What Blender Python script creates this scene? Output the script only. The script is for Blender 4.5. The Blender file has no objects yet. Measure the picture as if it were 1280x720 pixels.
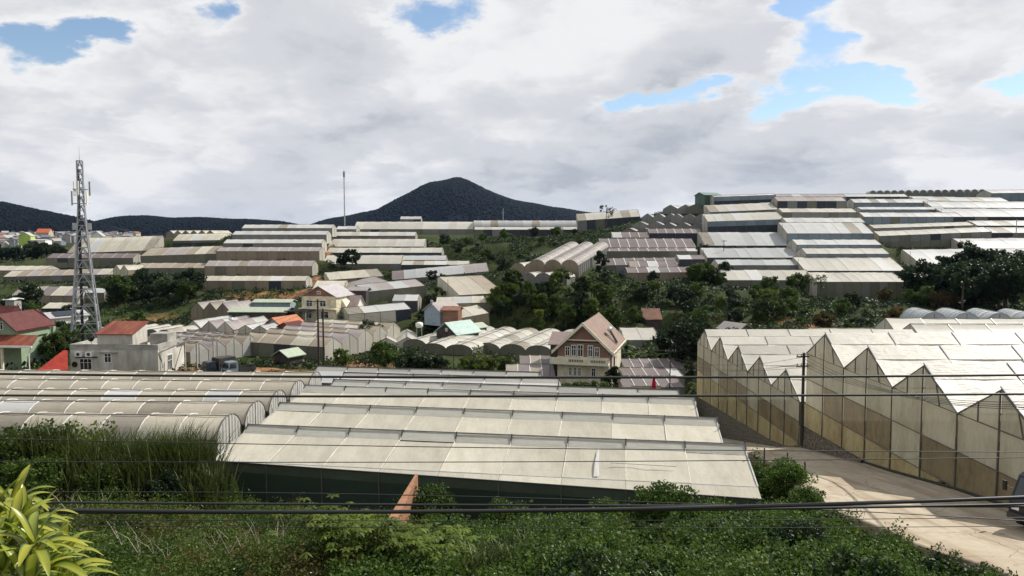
import bpy, math, random
import numpy as np
from mathutils import Vector, Matrix

random.seed(7)
rng = np.random.default_rng(11)
R = math.radians
S = bpy.context.scene
COL = S.collection

# ------------------------------------------------------------------ camera
CAM = Vector((0, 0, 20.0))
PITCH = R(4.0)
FPX = 930.0                       # focal length in pixels of a 1280 wide frame
cd = bpy.data.cameras.new('camera')
cam = bpy.data.objects.new('camera', cd)
COL.objects.link(cam)
cam.location = CAM
cam.rotation_euler = (math.pi / 2 - PITCH, 0, 0)
cd.sensor_width = 36
cd.lens = FPX / 1280 * 36
cd.clip_start = 0.1
cd.clip_end = 20000
S.camera = cam

# ------------------------------------------------------------------ view
S.view_settings.view_transform = 'Standard'
S.view_settings.look = 'None'
S.view_settings.exposure = 0.15
S.view_settings.gamma = 1.0
S.view_settings.use_curve_mapping = False
S.render.engine = 'CYCLES'
S.cycles.max_bounces = 6
S.cycles.diffuse_bounces = 3
S.cycles.glossy_bounces = 2
S.cycles.transmission_bounces = 4
S.cycles.transparent_max_bounces = 8
S.cycles.volume_bounces = 0
S.cycles.caustics_reflective = False
S.cycles.caustics_refractive = False
S.cycles.use_denoising = True

# ------------------------------------------------------------------ sun and sky
SUN_AZ = math.atan2(0.84, 0.54)   # measured from +Y towards +X
SUN_EL = R(44)
SUND = Vector((math.sin(SUN_AZ) * math.cos(SUN_EL), math.cos(SUN_AZ) * math.cos(SUN_EL), math.sin(SUN_EL)))
sl = bpy.data.lights.new('sun', 'SUN')
sl.energy = 5.0
sl.angle = R(0.55)
sl.color = (1.0, 0.955, 0.88)
so = bpy.data.objects.new('sun', sl)
COL.objects.link(so)
so.rotation_euler = SUND.to_track_quat('Z', 'Y').to_euler()
so.location = (60, 40, 120)


def px_dir(px, py):
    v = Vector((0, math.cos(PITCH), -math.sin(PITCH))) + Vector((1, 0, 0)) * ((px - 640) / FPX) \
        + Vector((0, math.sin(PITCH), math.cos(PITCH))) * ((360 - py) / FPX)
    return v


def at(px, py, Y):
    v = px_dir(px, py)
    return CAM + v * (Y / v.y)


def build_world():
    w = bpy.data.worlds.new('World')
    S.world = w
    w.use_nodes = True
    nt = w.node_tree
    nt.nodes.clear()
    N = lambda t, **k: (lambda n: ([setattr(n, a, b) for a, b in k.items()], n)[1])(nt.nodes.new(t))
    L = nt.links.new

    def math_(op, a, b=None, c=None, clamp=False):
        n = N('ShaderNodeMath', operation=op, use_clamp=clamp)
        for i, v in enumerate((a, b, c)):
            if v is None:
                continue
            if isinstance(v, (int, float)):
                n.inputs[i].default_value = v
            else:
                L(v, n.inputs[i])
        return n.outputs[0]

    def vmath(op, a, b=None, scale=None):
        n = N('ShaderNodeVectorMath', operation=op)
        for i, v in enumerate((a, b)):
            if v is None:
                continue
            if isinstance(v, (tuple, list)):
                n.inputs[i].default_value = v
            else:
                L(v, n.inputs[i])
        if scale is not None:
            if isinstance(scale, (int, float)):
                n.inputs['Scale'].default_value = scale
            else:
                L(scale, n.inputs['Scale'])
        return n.outputs['Value'] if op in ('LENGTH', 'DISTANCE', 'DOT_PRODUCT') else n.outputs[0]

    def mrange(v, a, b, c, d, smooth=True):
        n = N('ShaderNodeMapRange')
        if smooth:
            n.interpolation_type = 'SMOOTHSTEP'
        L(v, n.inputs[0])
        for i, q in enumerate((a, b, c, d)):
            n.inputs[i + 1].default_value = q
        return n.outputs[0]

    def noise(vec, scale, detail, rough, dist=0.0):
        n = N('ShaderNodeTexNoise')
        n.inputs['Scale'].default_value = scale
        n.inputs['Detail'].default_value = detail
        n.inputs['Roughness'].default_value = rough
        n.inputs['Distortion'].default_value = dist
        L(vec, n.inputs['Vector'])
        return n.outputs['Fac']

    tc = N('ShaderNodeTexCoord')
    d = vmath('NORMALIZE', tc.outputs['Generated'])
    sep = N('ShaderNodeSeparateXYZ')
    L(d, sep.inputs[0])
    zc = math_('MAXIMUM', sep.outputs[2], 0.0)
    inv = math_('DIVIDE', 1.0, math_('ADD', zc, 0.30))
    p = vmath('SCALE', d, scale=inv)
    # flatten to the cloud layer
    cmb = N('ShaderNodeCombineXYZ')
    s2 = N('ShaderNodeSeparateXYZ')
    L(p, s2.inputs[0])
    L(s2.outputs[0], cmb.inputs[0])
    L(s2.outputs[1], cmb.inputs[1])
    pl = cmb.outputs[0]

    def lay(px, py):
        v = px_dir(px, py).normalized()
        k = 1 / (max(v.z, 0) + 0.30)
        return (v.x * k, v.y * k, 0.0)

    # ragged edges: wobble the lookup point
    nz = N('ShaderNodeTexNoise')
    nz.inputs['Scale'].default_value = 3.4
    nz.inputs['Detail'].default_value = 9
    nz.inputs['Roughness'].default_value = 0.62
    L(pl, nz.inputs['Vector'])
    wob = vmath('SCALE', vmath('SUBTRACT', nz.outputs['Color'], (0.5, 0.5, 0.5)), scale=0.40)
    pw = vmath('ADD', pl, wob)
    base = noise(vmath('ADD', pl, (3.1, 1.7, 0)), 1.4, 9, 0.60)
    cov = math_('ADD', math_('MULTIPLY', math_('SUBTRACT', base, 0.5), 0.85), 0.60)
    # openings in the cloud deck
    for (hx, hy, rad, amp) in ((75, 40, .13, .42), (160, 32, .09, .38), (0, 66, .13, .42), (248, 8, .09, .44), (535, 24, .12, .38), (755, 134, .07, .34), (800, 128, .08, .40), (860, 116, .09, .44), (910, 108, .07, .34),
                               (955, 150, .12, .50), (1005, 112, .11, .50), (1022, 62, .08, .42), (1012, 15, .08, .40), (1095, 112, .10, .46), (1150, 108, .08, .38), (1275, 104, .08, .42), (1090, 92, .08, .3)):
        dist = vmath('DISTANCE', pw, lay(hx, hy))
        cov = math_('SUBTRACT', cov, mrange(dist, 0.0, rad * 1.7, amp, 0.0))
    mask = mrange(cov, 0.24, 0.39, 0.0, 1.0)
    # light and dark in the clouds: thick parts seen from below are greyer, sun-side flanks and edges white
    n1 = noise(pw, 2.1, 6, 0.52)
    n2 = noise(vmath('ADD', pw, (SUND.x * .13, SUND.y * .13, 0)), 2.1, 6, 0.52)
    rel = math_('SUBTRACT', n1, n2)
    thick = noise(vmath('ADD', pl, (7.7, 2.2, 0)), 1.15, 7, 0.52)
    shade = math_('ADD', math_('MULTIPLY', rel, 1.7), mrange(thick, 0.36, 0.64, 0.84, 0.30))
    shade = math_('ADD', shade, math_('MULTIPLY', math_('SUBTRACT', nz.outputs['Fac'], 0.5), 0.62))
    edge = mrange(cov, 0.28, 0.62, 0.42, 0.0)
    shade = math_('ADD', shade, edge, clamp=True)
    shade = math_('MAXIMUM', shade, 0.0)
    cr = N('ShaderNodeValToRGB')
    L(shade, cr.inputs[0])
    cr.color_ramp.interpolation = 'EASE'
    e = cr.color_ramp.elements
    e[0].position = 0.0
    e[0].color = (0.54, 0.575, 0.64, 1)
    e[1].position = 1.0
    e[1].color = (1.03, 1.03, 1.04, 1)
    m = e.new(0.5)
    m.color = (0.78, 0.80, 0.84, 1)
    cs = vmath('SCALE', cr.outputs[0], scale=CLOUD_LEVEL / SKY_STRENGTH)
    sky = N('ShaderNodeTexSky')
    sky.sky_type = 'NISHITA'
    sky.sun_disc = False
    sky.sun_elevation = SUN_EL
    sky.sun_rotation = SUN_AZ
    sky.altitude = 1500
    sky.air_density = 1.2
    sky.dust_density = 0.8
    mix = N('ShaderNodeMix', data_type='RGBA')
    L(mask, mix.inputs['Factor'])
    L(sky.outputs[0], mix.inputs['A'])
    L(cs, mix.inputs['B'])
    bg = N('ShaderNodeBackground')
    bg.inputs['Strength'].default_value = SKY_STRENGTH
    L(mix.outputs['Result'], bg.inputs['Color'])
    out = N('ShaderNodeOutputWorld')
    L(bg.outputs[0], out.inputs['Surface'])
    w.cycles.sampling_method = 'MANUAL'
    w.cycles.sample_map_resolution = 512


SKY_STRENGTH = 0.12
CLOUD_LEVEL = 0.78
HAZE = 0.00002
build_world()

# ------------------------------------------------------------------ materials
MATS = {}


class NT:
    def __init__(s, name):
        s.m = bpy.data.materials.new(name)
        s.m.use_nodes = True
        s.nt = s.m.node_tree
        s.nt.nodes.clear()
        s.out = s.nt.nodes.new('ShaderNodeOutputMaterial')

    def n(s, t, **k):
        q = s.nt.nodes.new(t)
        for a, b in k.items():
            setattr(q, a, b)
        return q

    def l(s, a, b):
        s.nt.links.new(a, b)

    def pos(s):
        return s.n('ShaderNodeNewGeometry').outputs['Position']

    def noise(s, vec, scale, detail=4, rough=.55, stretch=None):
        if stretch:
            mp = s.n('ShaderNodeMapping')
            mp.inputs['Scale'].default_value = stretch
            s.l(vec, mp.inputs['Vector'])
            vec = mp.outputs[0]
        q = s.n('ShaderNodeTexNoise')
        q.inputs['Scale'].default_value = scale
        q.inputs['Detail'].default_value = detail
        q.inputs['Roughness'].default_value = rough
        s.l(vec, q.inputs['Vector'])
        return q.outputs['Fac']

    def rng(s, v, a, b, c, d):
        q = s.n('ShaderNodeMapRange')
        s.l(v, q.inputs[0])
        for i, x in enumerate((a, b, c, d)):
            q.inputs[i + 1].default_value = x
        return q.outputs[0]

    def mix(s, f, a, b):
        q = s.n('ShaderNodeMix', data_type='RGBA')
        for v, nm in ((f, 'Factor'), (a, 'A'), (b, 'B')):
            if isinstance(v, (int, float)):
                q.inputs[nm].default_value = v
            elif isinstance(v, tuple):
                q.inputs[nm].default_value = (*v, 1)
            else:
                s.l(v, q.inputs[nm])
        return q.outputs['Result']

    def mul(s, col, f):
        q = s.n('ShaderNodeVectorMath', operation='SCALE')
        if isinstance(col, tuple):
            q.inputs[0].default_value = col
        else:
            s.l(col, q.inputs[0])
        if isinstance(f, (int, float)):
            q.inputs['Scale'].default_value = f
        else:
            s.l(f, q.inputs['Scale'])
        return q.outputs[0]

    def rand(s):
        return s.n('ShaderNodeObjectInfo').outputs['Random']

    def bsdf(s, col, rough=.6, spec=.4, metal=0.0):
        q = s.n('ShaderNodeBsdfPrincipled')
        if isinstance(col, tuple):
            q.inputs['Base Color'].default_value = (*col, 1)
        else:
            s.l(col, q.inputs['Base Color'])
        if isinstance(rough, (int, float)):
            q.inputs['Roughness'].default_value = rough
        else:
            s.l(rough, q.inputs['Roughness'])
        q.inputs['Specular IOR Level'].default_value = spec
        q.inputs['Metallic'].default_value = metal
        return q

    def bump(s, h, strength=.4, dist=.05):
        q = s.n('ShaderNodeBump')
        q.inputs['Strength'].default_value = strength
        q.inputs['Distance'].default_value = dist
        s.l(h, q.inputs['Height'])
        return q.outputs[0]

    def done(s, shader):
        s.l(shader, s.out.inputs['Surface'])
        return s.m


def film(name, col, dirt=(.33, .27, .17), amt=.35, transl=.35, rough=.45, streak=(1, 1, 1), nsc=.35, clear=0.0, var=.14, spec=.35):
    """plastic film or netting: diffuse + light passing through, soiled unevenly"""
    if name in MATS:
        return MATS[name]
    t = NT(name)
    p = t.pos()
    a = t.noise(p, nsc, 6, .62, streak)
    b = t.noise(p, nsc * 7, 4, .6, streak)
    f = t.n('ShaderNodeMath', operation='MULTIPLY_ADD')
    t.l(a, f.inputs[0])
    f.inputs[1].default_value = .65
    g = t.n('ShaderNodeMath', operation='MULTIPLY')
    t.l(b, g.inputs[0])
    g.inputs[1].default_value = .35
    t.l(g.outputs[0], f.inputs[2])
    fac = t.rng(f.outputs[0], .42, .72, 0, amt)
    c = t.mix(fac, col, dirt)
    c = t.mul(c, t.rng(t.rand(), 0, 1, 1 - var, 1 + var * .6))
    w1 = t.n('ShaderNodeMath', operation='ADD')
    t.l(t.noise(p, 1.1, 4, .6), w1.inputs[0])
    t.l(t.noise(p, 3.0, 3, .5, (.35, 2.2, 1)), w1.inputs[1])
    bump = t.bump(w1.outputs[0], .45, .08)
    d = t.bsdf(c, rough, spec)
    t.l(bump, d.inputs['Normal'])
    tr = t.n('ShaderNodeBsdfTranslucent')
    t.l(c, tr.inputs['Color'])
    m = t.n('ShaderNodeMixShader')
    m.inputs[0].default_value = transl
    t.l(d.outputs[0], m.inputs[1])
    t.l(tr.outputs[0], m.inputs[2])
    sh = m.outputs[0]
    if clear:
        tp = t.n('ShaderNodeBsdfTransparent')
        m2 = t.n('ShaderNodeMixShader')
        m2.inputs[0].default_value = clear
        t.l(sh, m2.inputs[1])
        t.l(tp.outputs[0], m2.inputs[2])
        sh = m2.outputs[0]
    MATS[name] = t.done(sh)
    return MATS[name]


def solid(name, col, rough=.6, spec=.4, metal=0.0, var=.25, nsc=1.2, dirt=None, damt=.5, bumpd=0.0, stretch=None, rnd=0.0):
    if name in MATS:
        return MATS[name]
    t = NT(name)
    p = t.pos()
    a = t.noise(p, nsc, 6, .6, stretch)
    c = t.mul(col, t.rng(a, .3, .7, 1 - var, 1 + var))
    if dirt:
        b = t.noise(p, nsc * .45, 7, .65, stretch)
        c = t.mix(t.rng(b, .48, .68, 0, damt), c, dirt)
    if rnd:
        c = t.mul(c, t.rng(t.rand(), 0, 1, 1 - rnd, 1 + rnd))
    d = t.bsdf(c, rough, spec, metal)
    if bumpd:
        t.l(t.bump(t.noise(p, nsc * 4, 5, .6), .5, bumpd), d.inputs['Normal'])
    MATS[name] = t.done(d.outputs[0])
    return MATS[name]


def foliage(name, c1, c2, rough=.42, transl=.3, nsc=.8, spec=.5, rnd=.25):
    if name in MATS:
        return MATS[name]
    t = NT(name)
    p = t.pos()
    a = t.noise(p, nsc, 5, .6)
    b = t.noise(p, nsc * 14, 2, .5)
    f = t.n('ShaderNodeMath', operation='ADD')
    t.l(a, f.inputs[0])
    t.l(b, f.inputs[1])
    c = t.mix(t.rng(f.outputs[0], .72, 1.28, 0, 1), c1, c2)
    c = t.mul(c, t.rng(t.rand(), 0, 1, 1 - rnd, 1 + rnd))
    d = t.bsdf(c, rough, spec)
    tr = t.n('ShaderNodeBsdfTranslucent')
    t.l(t.mul(c, 1.3), tr.inputs['Color'])
    m = t.n('ShaderNodeMixShader')
    m.inputs[0].default_value = transl
    t.l(d.outputs[0], m.inputs[1])
    t.l(tr.outputs[0], m.inputs[2])
    MATS[name] = t.done(m.outputs[0])
    return MATS[name]


CREAM = film('film_cream', (.70, .66, .545), amt=.42, streak=(2.0, .45, 1), nsc=.45)
CREAM2 = film('film_pale_cream', (.66, .635, .56), amt=.38, dirt=(.40, .36, .28))
WHITE = film('film_white', (.67, .67, .655), amt=.34, dirt=(.40, .38, .33))
GREY = film('film_grey', (.56, .575, .57), amt=.25, dirt=(.36, .36, .33))
MAUVE = film('film_mauve', (.235, .195, .19), amt=.6, dirt=(.13, .105, .09), transl=.25, streak=(1, 3, 1))
PINK = film('film_pinkish', (.47, .42, .405), amt=.55, dirt=(.28, .235, .21), streak=(1, 2, 1))
BROWN = film('film_brown', (.46, .39, .30), amt=.45, dirt=(.27, .21, .15))
ROOFB = film('film_arch_beige', (.58, .53, .43), amt=.45, dirt=(.36, .31, .23))
W_BEIGE = film('wall_film_beige', (.29, .245, .175), amt=.6, dirt=(.14, .11, .07), streak=(1, 1, .25), transl=.25)
W_BLUE = film('wall_film_blue_grey', (.20, .26, .30), amt=.4, dirt=(.12, .15, .17), transl=.2, rough=.3)
W_DARK = film('wall_net_dark', (.030, .038, .05), amt=.3, dirt=(.05, .05, .05), transl=.15)
W_GREY = film('wall_film_grey', (.22, .225, .21), amt=.5, dirt=(.12, .12, .10), streak=(1, 1, .3), transl=.25)
W_OLIVE = film('wall_film_olive', (.17, .175, .13), amt=.55, dirt=(.08, .08, .055), streak=(1, 1, .35), transl=.25)
W_WHITE = film('wall_film_white', (.62, .60, .53), amt=.5, dirt=(.34, .29, .19), streak=(1, 1, .3), transl=.35)
NET_GREEN = film('wall_net_green', (.035, .055, .042), amt=.3, dirt=(.05, .06, .05), transl=.2)
W_YELLOW = film('wall_film_yellowed', (.62, .54, .33), dirt=(.30, .19, .055), amt=.95, streak=(1, 1, .45), nsc=.7, transl=.55, clear=.06)
W_NEAR = film('wall_film_clear', (.70, .665, .54), dirt=(.34, .29, .16), amt=.75, streak=(1, 1, .4), nsc=.6, transl=.55, clear=.10)
W_NET = film('wall_net_brown', (.34, .27, .165), dirt=(.13, .09, .045), amt=.9, streak=(1, 1, .5), nsc=.5, transl=.35, clear=.12)
VENT = film('vent_film', (.64, .63, .57), dirt=(.45, .42, .35), amt=.5, transl=.45, clear=.05)
SEAM = solid('seam_white', (.62, .60, .53), .6, var=.3)
RIBW = solid('rib_white', (.72, .71, .68), .6, var=.25)
FRAME = solid('frame_grey_brown', (.12, .11, .095), .7, .3, var=.4)
STEEL = solid('galvanised_steel', (.42, .43, .43), .45, .5, .5, var=.25)
DSTEEL = solid('dark_steel', (.05, .05, .052), .5, .4, .3, var=.3)
BLACK = solid('black_rubber', (.012, .012, .013), .45, .5, var=.2)
CONC = solid('concrete_grey', (.34, .33, .30), .9, .2, dirt=(.12, .11, .10), damt=.7, nsc=.8)
STUCCO = solid('stucco_white', (.54, .52, .47), .9, .2, dirt=(.22, .20, .16), damt=.75, nsc=.7, stretch=(1, 1, .35))
STUCCO_Y = solid('stucco_cream', (.62, .57, .42), .85, .25, dirt=(.38, .33, .22), damt=.4)
TRIM = solid('trim_cream', (.68, .63, .48), .7, .3, var=.12)
GLASS = solid('window_glass', (.02, .025, .03), .08, .8, var=.2)
WFRAME = solid('window_frame_white', (.75, .74, .70), .5, var=.1)
REDTIN = solid('roof_red_tin', (.17, .040, .024), .6, .3, var=.35, dirt=(.26, .12, .06), damt=.7, nsc=1.0, stretch=(2.5, .35, 1))
REDTILE = solid('roof_dark_red', (.085, .016, .013), .6, .3, var=.4)
RUST = solid('roof_rust_tin', (.21, .105, .07), .7, .3, var=.35, dirt=(.18, .09, .06), damt=.6)
TEAL = solid('roof_teal_tin', (.30, .41, .37), .5, .4, var=.15)
PALEGREEN = solid('roof_pale_green_tin', (.34, .39, .29), .5, .4, var=.15)
SLATE = solid('roof_grey_sheet', (.36, .34, .34), .6, .4, var=.2)
BROWNROOF = solid('roof_brown_sheet', (.26, .20, .18), .6, .4, var=.2)
BLUEWALL = solid('wall_grey_blue', (.26, .32, .37), .8, .2, var=.15)
GREENWALL = solid('wall_pale_green', (.25, .33, .22), .8, .2, var=.12)
TINWALL = solid('wall_dark_boards', (.055, .05, .045), .8, .2, var=.4)
WOOD = solid('post_wood', (.05, .042, .036), .85, .2, var=.4, nsc=3)
BARK = solid('bark', (.10, .08, .06), .9, .2, var=.4, nsc=4)
EARTHM = solid('orange_earth', (.36, .15, .065), .95, .1, var=.35, nsc=.6, dirt=(.22, .10, .05))
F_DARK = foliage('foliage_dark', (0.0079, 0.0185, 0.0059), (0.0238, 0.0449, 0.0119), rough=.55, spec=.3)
F_MID = foliage('foliage_mid', (0.0162, 0.0356, 0.0053), (0.0823, 0.1293, 0.0171), rough=.58, spec=.22)
F_LIGHT = foliage('foliage_light', (0.0322, 0.0607, 0.0066), (0.1317, 0.1778, 0.0233), rough=.58, spec=.22)
F_DRY = foliage('foliage_dry', (0.0428, 0.0396, 0.0119), (0.1198, 0.0878, 0.0291), rough=.65, spec=.15)
F_GRASS = foliage('foliage_reed', (0.0234, 0.0389, 0.0078), (0.0966, 0.1220, 0.0293), rough=.45, spec=.3)
F_VINE = foliage('foliage_vine', (0.0134, 0.0330, 0.0048), (0.0823, 0.1400, 0.0186), rough=.55, spec=.22)
F_MOUNT = foliage('foliage_mountain', (.0025, .0055, .0060), (.0050, .0090, .0090), rough=.8, nsc=.02, spec=.1)
# ------------------------------------------------------------------ mesh helpers
def np_mesh(name, V, F, smooth=False):
    """V (n,3), F (m,k) with one k"""
    V = np.asarray(V, np.float32)
    F = np.asarray(F, np.int32)
    me = bpy.data.meshes.new(name)
    me.vertices.add(len(V))
    me.vertices.foreach_set('co', V.ravel())
    k = F.shape[1]
    me.loops.add(F.size)
    me.loops.foreach_set('vertex_index', F.ravel())
    me.polygons.add(len(F))
    me.polygons.foreach_set('loop_start', np.arange(0, F.size, k, dtype=np.int32))
    me.polygons.foreach_set('loop_total', np.full(len(F), k, np.int32))
    if smooth:
        me.polygons.foreach_set('use_smooth', np.ones(len(F), bool))
    me.update(calc_edges=True)
    return me


class MB:
    def __init__(s):
        s.v = []
        s.f = []

    def poly(s, pts):
        i = len(s.v)
        s.v += [tuple(p) for p in pts]
        s.f.append(tuple(range(i, i + len(pts))))
        return s

    def box(s, x0, x1, y0, y1, z0, z1):
        i = len(s.v)
        s.v += [(x, y, z) for z in (z0, z1) for y in (y0, y1) for x in (x0, x1)]
        for q in ((0, 2, 3, 1), (4, 5, 7, 6), (0, 1, 5, 4), (2, 6, 7, 3), (0, 4, 6, 2), (1, 3, 7, 5)):
            s.f.append(tuple(i + a for a in q))
        return s

    def bar(s, a, b, w, h=None):
        """square bar from a to b"""
        a, b = Vector(a), Vector(b)
        h = h or w
        d = (b - a)
        if d.length < 1e-6:
            return s
        d.normalize()
        u = d.cross(Vector((0, 0, 1)))
        if u.length < .05:
            u = Vector((1, 0, 0))
        u.normalize()
        n = u.cross(d)
        i = len(s.v)
        for q in (a, b):
            for su, sn in ((-1, -1), (1, -1), (1, 1), (-1, 1)):
                s.v.append(tuple(q + u * su * w / 2 + n * sn * h / 2))
        for q in ((0, 1, 2, 3), (7, 6, 5, 4), (0, 4, 5, 1), (1, 5, 6, 2), (2, 6, 7, 3), (3, 7, 4, 0)):
            s.f.append(tuple(i + k for k in q))
        return s

    def tube(s, pts, r, n=6, caps=True):
        pts = [Vector(p) for p in pts]
        rs = r if isinstance(r, (list, tuple)) else [r] * len(pts)
        i = len(s.v)
        for k, p in enumerate(pts):
            d = (pts[min(k + 1, len(pts) - 1)] - pts[max(k - 1, 0)]).normalized()
            u = d.cross(Vector((0, 0, 1)))
            if u.length < .05:
                u = d.cross(Vector((0, 1, 0)))
            u.normalize()
            w = u.cross(d)
            for j in range(n):
                a = 2 * math.pi * j / n
                s.v.append(tuple(p + (u * math.cos(a) + w * math.sin(a)) * rs[k]))
        for k in range(len(pts) - 1):
            for j in range(n):
                a = i + k * n + j
                b = i + k * n + (j + 1) % n
                s.f.append((a, b, b + n, a + n))
        if caps:
            s.f.append(tuple(i + j for j in range(n))[::-1])
            s.f.append(tuple(i + (len(pts) - 1) * n + j for j in range(n)))
        return s

    def mesh(s, name, smooth=False):
        me = bpy.data.meshes.new(name)
        me.from_pydata(s.v, [], s.f)
        if smooth:
            me.polygons.foreach_set('use_smooth', np.ones(len(s.f), bool))
        me.update()
        return me

    def build(s, name, mat, parent=None, loc=None, smooth=False, **k):
        return obj(name, s.mesh(name, smooth), mat, parent, loc, **k)


def obj(name, me, mat=None, parent=None, loc=None, rot=None, scale=None):
    if mat is not None and not me.materials:
        me.materials.append(mat)
    o = bpy.data.objects.new(name, me)
    COL.objects.link(o)
    if parent is not None:
        o.parent = parent
    if loc is not None:
        o.location = loc
    if rot is not None:
        o.rotation_euler = rot
    if scale is not None:
        o.scale = (scale,) * 3 if isinstance(scale, (int, float)) else scale
    return o


def tag(o, label=None, cat=None, group=None, kind=None):
    if label:
        o['label'] = label
    if cat:
        o['category'] = cat
    if group:
        o['group'] = group
    if kind:
        o['kind'] = kind
    return o


def thing(name, label, cat, loc=(0, 0, 0), rz=0.0, group=None, scale=None, mat=None):
    o = bpy.data.objects.new(name, None)
    COL.objects.link(o)
    o.empty_display_size = .3
    if mat is not None:
        o.matrix_world = mat
    else:
        o.location = loc
        o.rotation_euler = (0, 0, rz)
        if scale:
            o.scale = (scale,) * 3 if isinstance(scale, (int, float)) else scale
    return tag(o, label, cat, group)


# ------------------------------------------------------------------ terrain bookkeeping
CPS = []          # control points x, y, z
FOOT = []         # footprints: origin, ax(2d unit), ay(2d unit), length, depth, z function (u, v) -> z
SOIL = []         # bare earth spots x, y, radius


def cp(x, y, z):
    CPS.append((x, y, z))


def cp_px(px, py, Y, dz=0):
    p = at(px, py, Y)
    CPS.append((p.x, p.y, p.z + dz))


def footprint(P0, ax, L, D, zf, margin=1.0):
    ax = Vector((ax[0], ax[1])).normalized()
    ay = Vector((-ax.y, ax.x))
    FOOT.append((P0[0], P0[1], ax.x, ax.y, ay.x, ay.y, L, D, zf, margin))
    nu, nv = max(2, int(L / 5) + 1), max(2, int(D / 5) + 1)
    for i in range(nu):
        for j in range(nv):
            u, v = L * i / (nu - 1), D * j / (nv - 1)
            cp(P0[0] + ax.x * u + ay.x * v, P0[1] + ax.y * u + ay.y * v, zf(u, v))


SEAM_FILM = film('film_new_patch', (.70, .70, .68), amt=.15)
WORN = film('film_worn', (.42, .38, .31), amt=.7, dirt=(.22, .19, .14))


# ------------------------------------------------------------------ greenhouse builder
def profile(kind, W, r):
    if kind == 'gable':
        return [(0, 0), (W * .25, r * .53), (W * .5, r), (W * .75, r * .53), (W, 0)]
    if kind == 'vent':
        return [(0, 0), (W * .3, r * .34), (W * .58, r * .62), (W * .68, r), (W * .84, r * .55), (W, 0)]
    if kind == 'mono':
        return [(0, 0), (W * .3, r * .36), (W * .62, r * .70), (W * .94, r), (W, r * .85)]
    if kind == 'arch':
        n = 9
        return [(W * ((1 - math.cos(math.pi * (0.06 + .88 * i / n))) / 2 - .0089) / .9822, r * (math.sin(math.pi * (.06 + .88 * i / n)) - .187) / .813)
                for i in range(n + 1)]
    raise ValueError(kind)


def strip_mesh(name, prof, x0, x1, nx=2, sag=0.0, smooth=False, wavy=0.0):
    V, F = [], []
    if wavy:                                # film that sags and ripples between the ribs
        fine = []
        for (a, b) in zip(prof[:-1], prof[1:]):
            n_ = max(1, int(math.hypot(b[0] - a[0], b[1] - a[1]) / .55))
            fine += [(a[0] + (b[0] - a[0]) * q / n_, a[1] + (b[1] - a[1]) * q / n_) for q in range(n_)]
        prof = fine + [prof[-1]]
        nx = 9
        smooth = True
        ph = [random.uniform(0, 6.28) for _ in range(6)]
        fr_ = [random.uniform(.8, 1.6) for _ in range(6)]
    m = len(prof)
    for i in range(nx + 1):
        t = i / nx
        dz = -sag * 4 * t * (1 - t)
        for k, (y, z) in enumerate(prof):
            e = 0 if k in (0, m - 1) else 1
            if wavy:
                env = math.sin(math.pi * t) ** .6 * (.35 + .65 * math.sin(math.pi * k / (m - 1)))
                dz = -sag * 4 * t * (1 - t) + wavy * env * (math.sin(y * 2.1 * fr_[0] + ph[0] + 2.2 * t) * .5 + math.sin(t * 11 * fr_[1] + ph[1] + y * .8) * .35 + math.sin((t * 5 + y * 1.1) * fr_[2] * 2 + ph[2]) * .4)
            V.append((x0 + (x1 - x0) * t, y, z + dz * e))
    for i in range(nx):
        for k in range(m - 1):
            a = i * m + k
            F.append((a, a + m, a + m + 1, a + 1))
    me = np_mesh(name, V, F, smooth)
    return me


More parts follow.
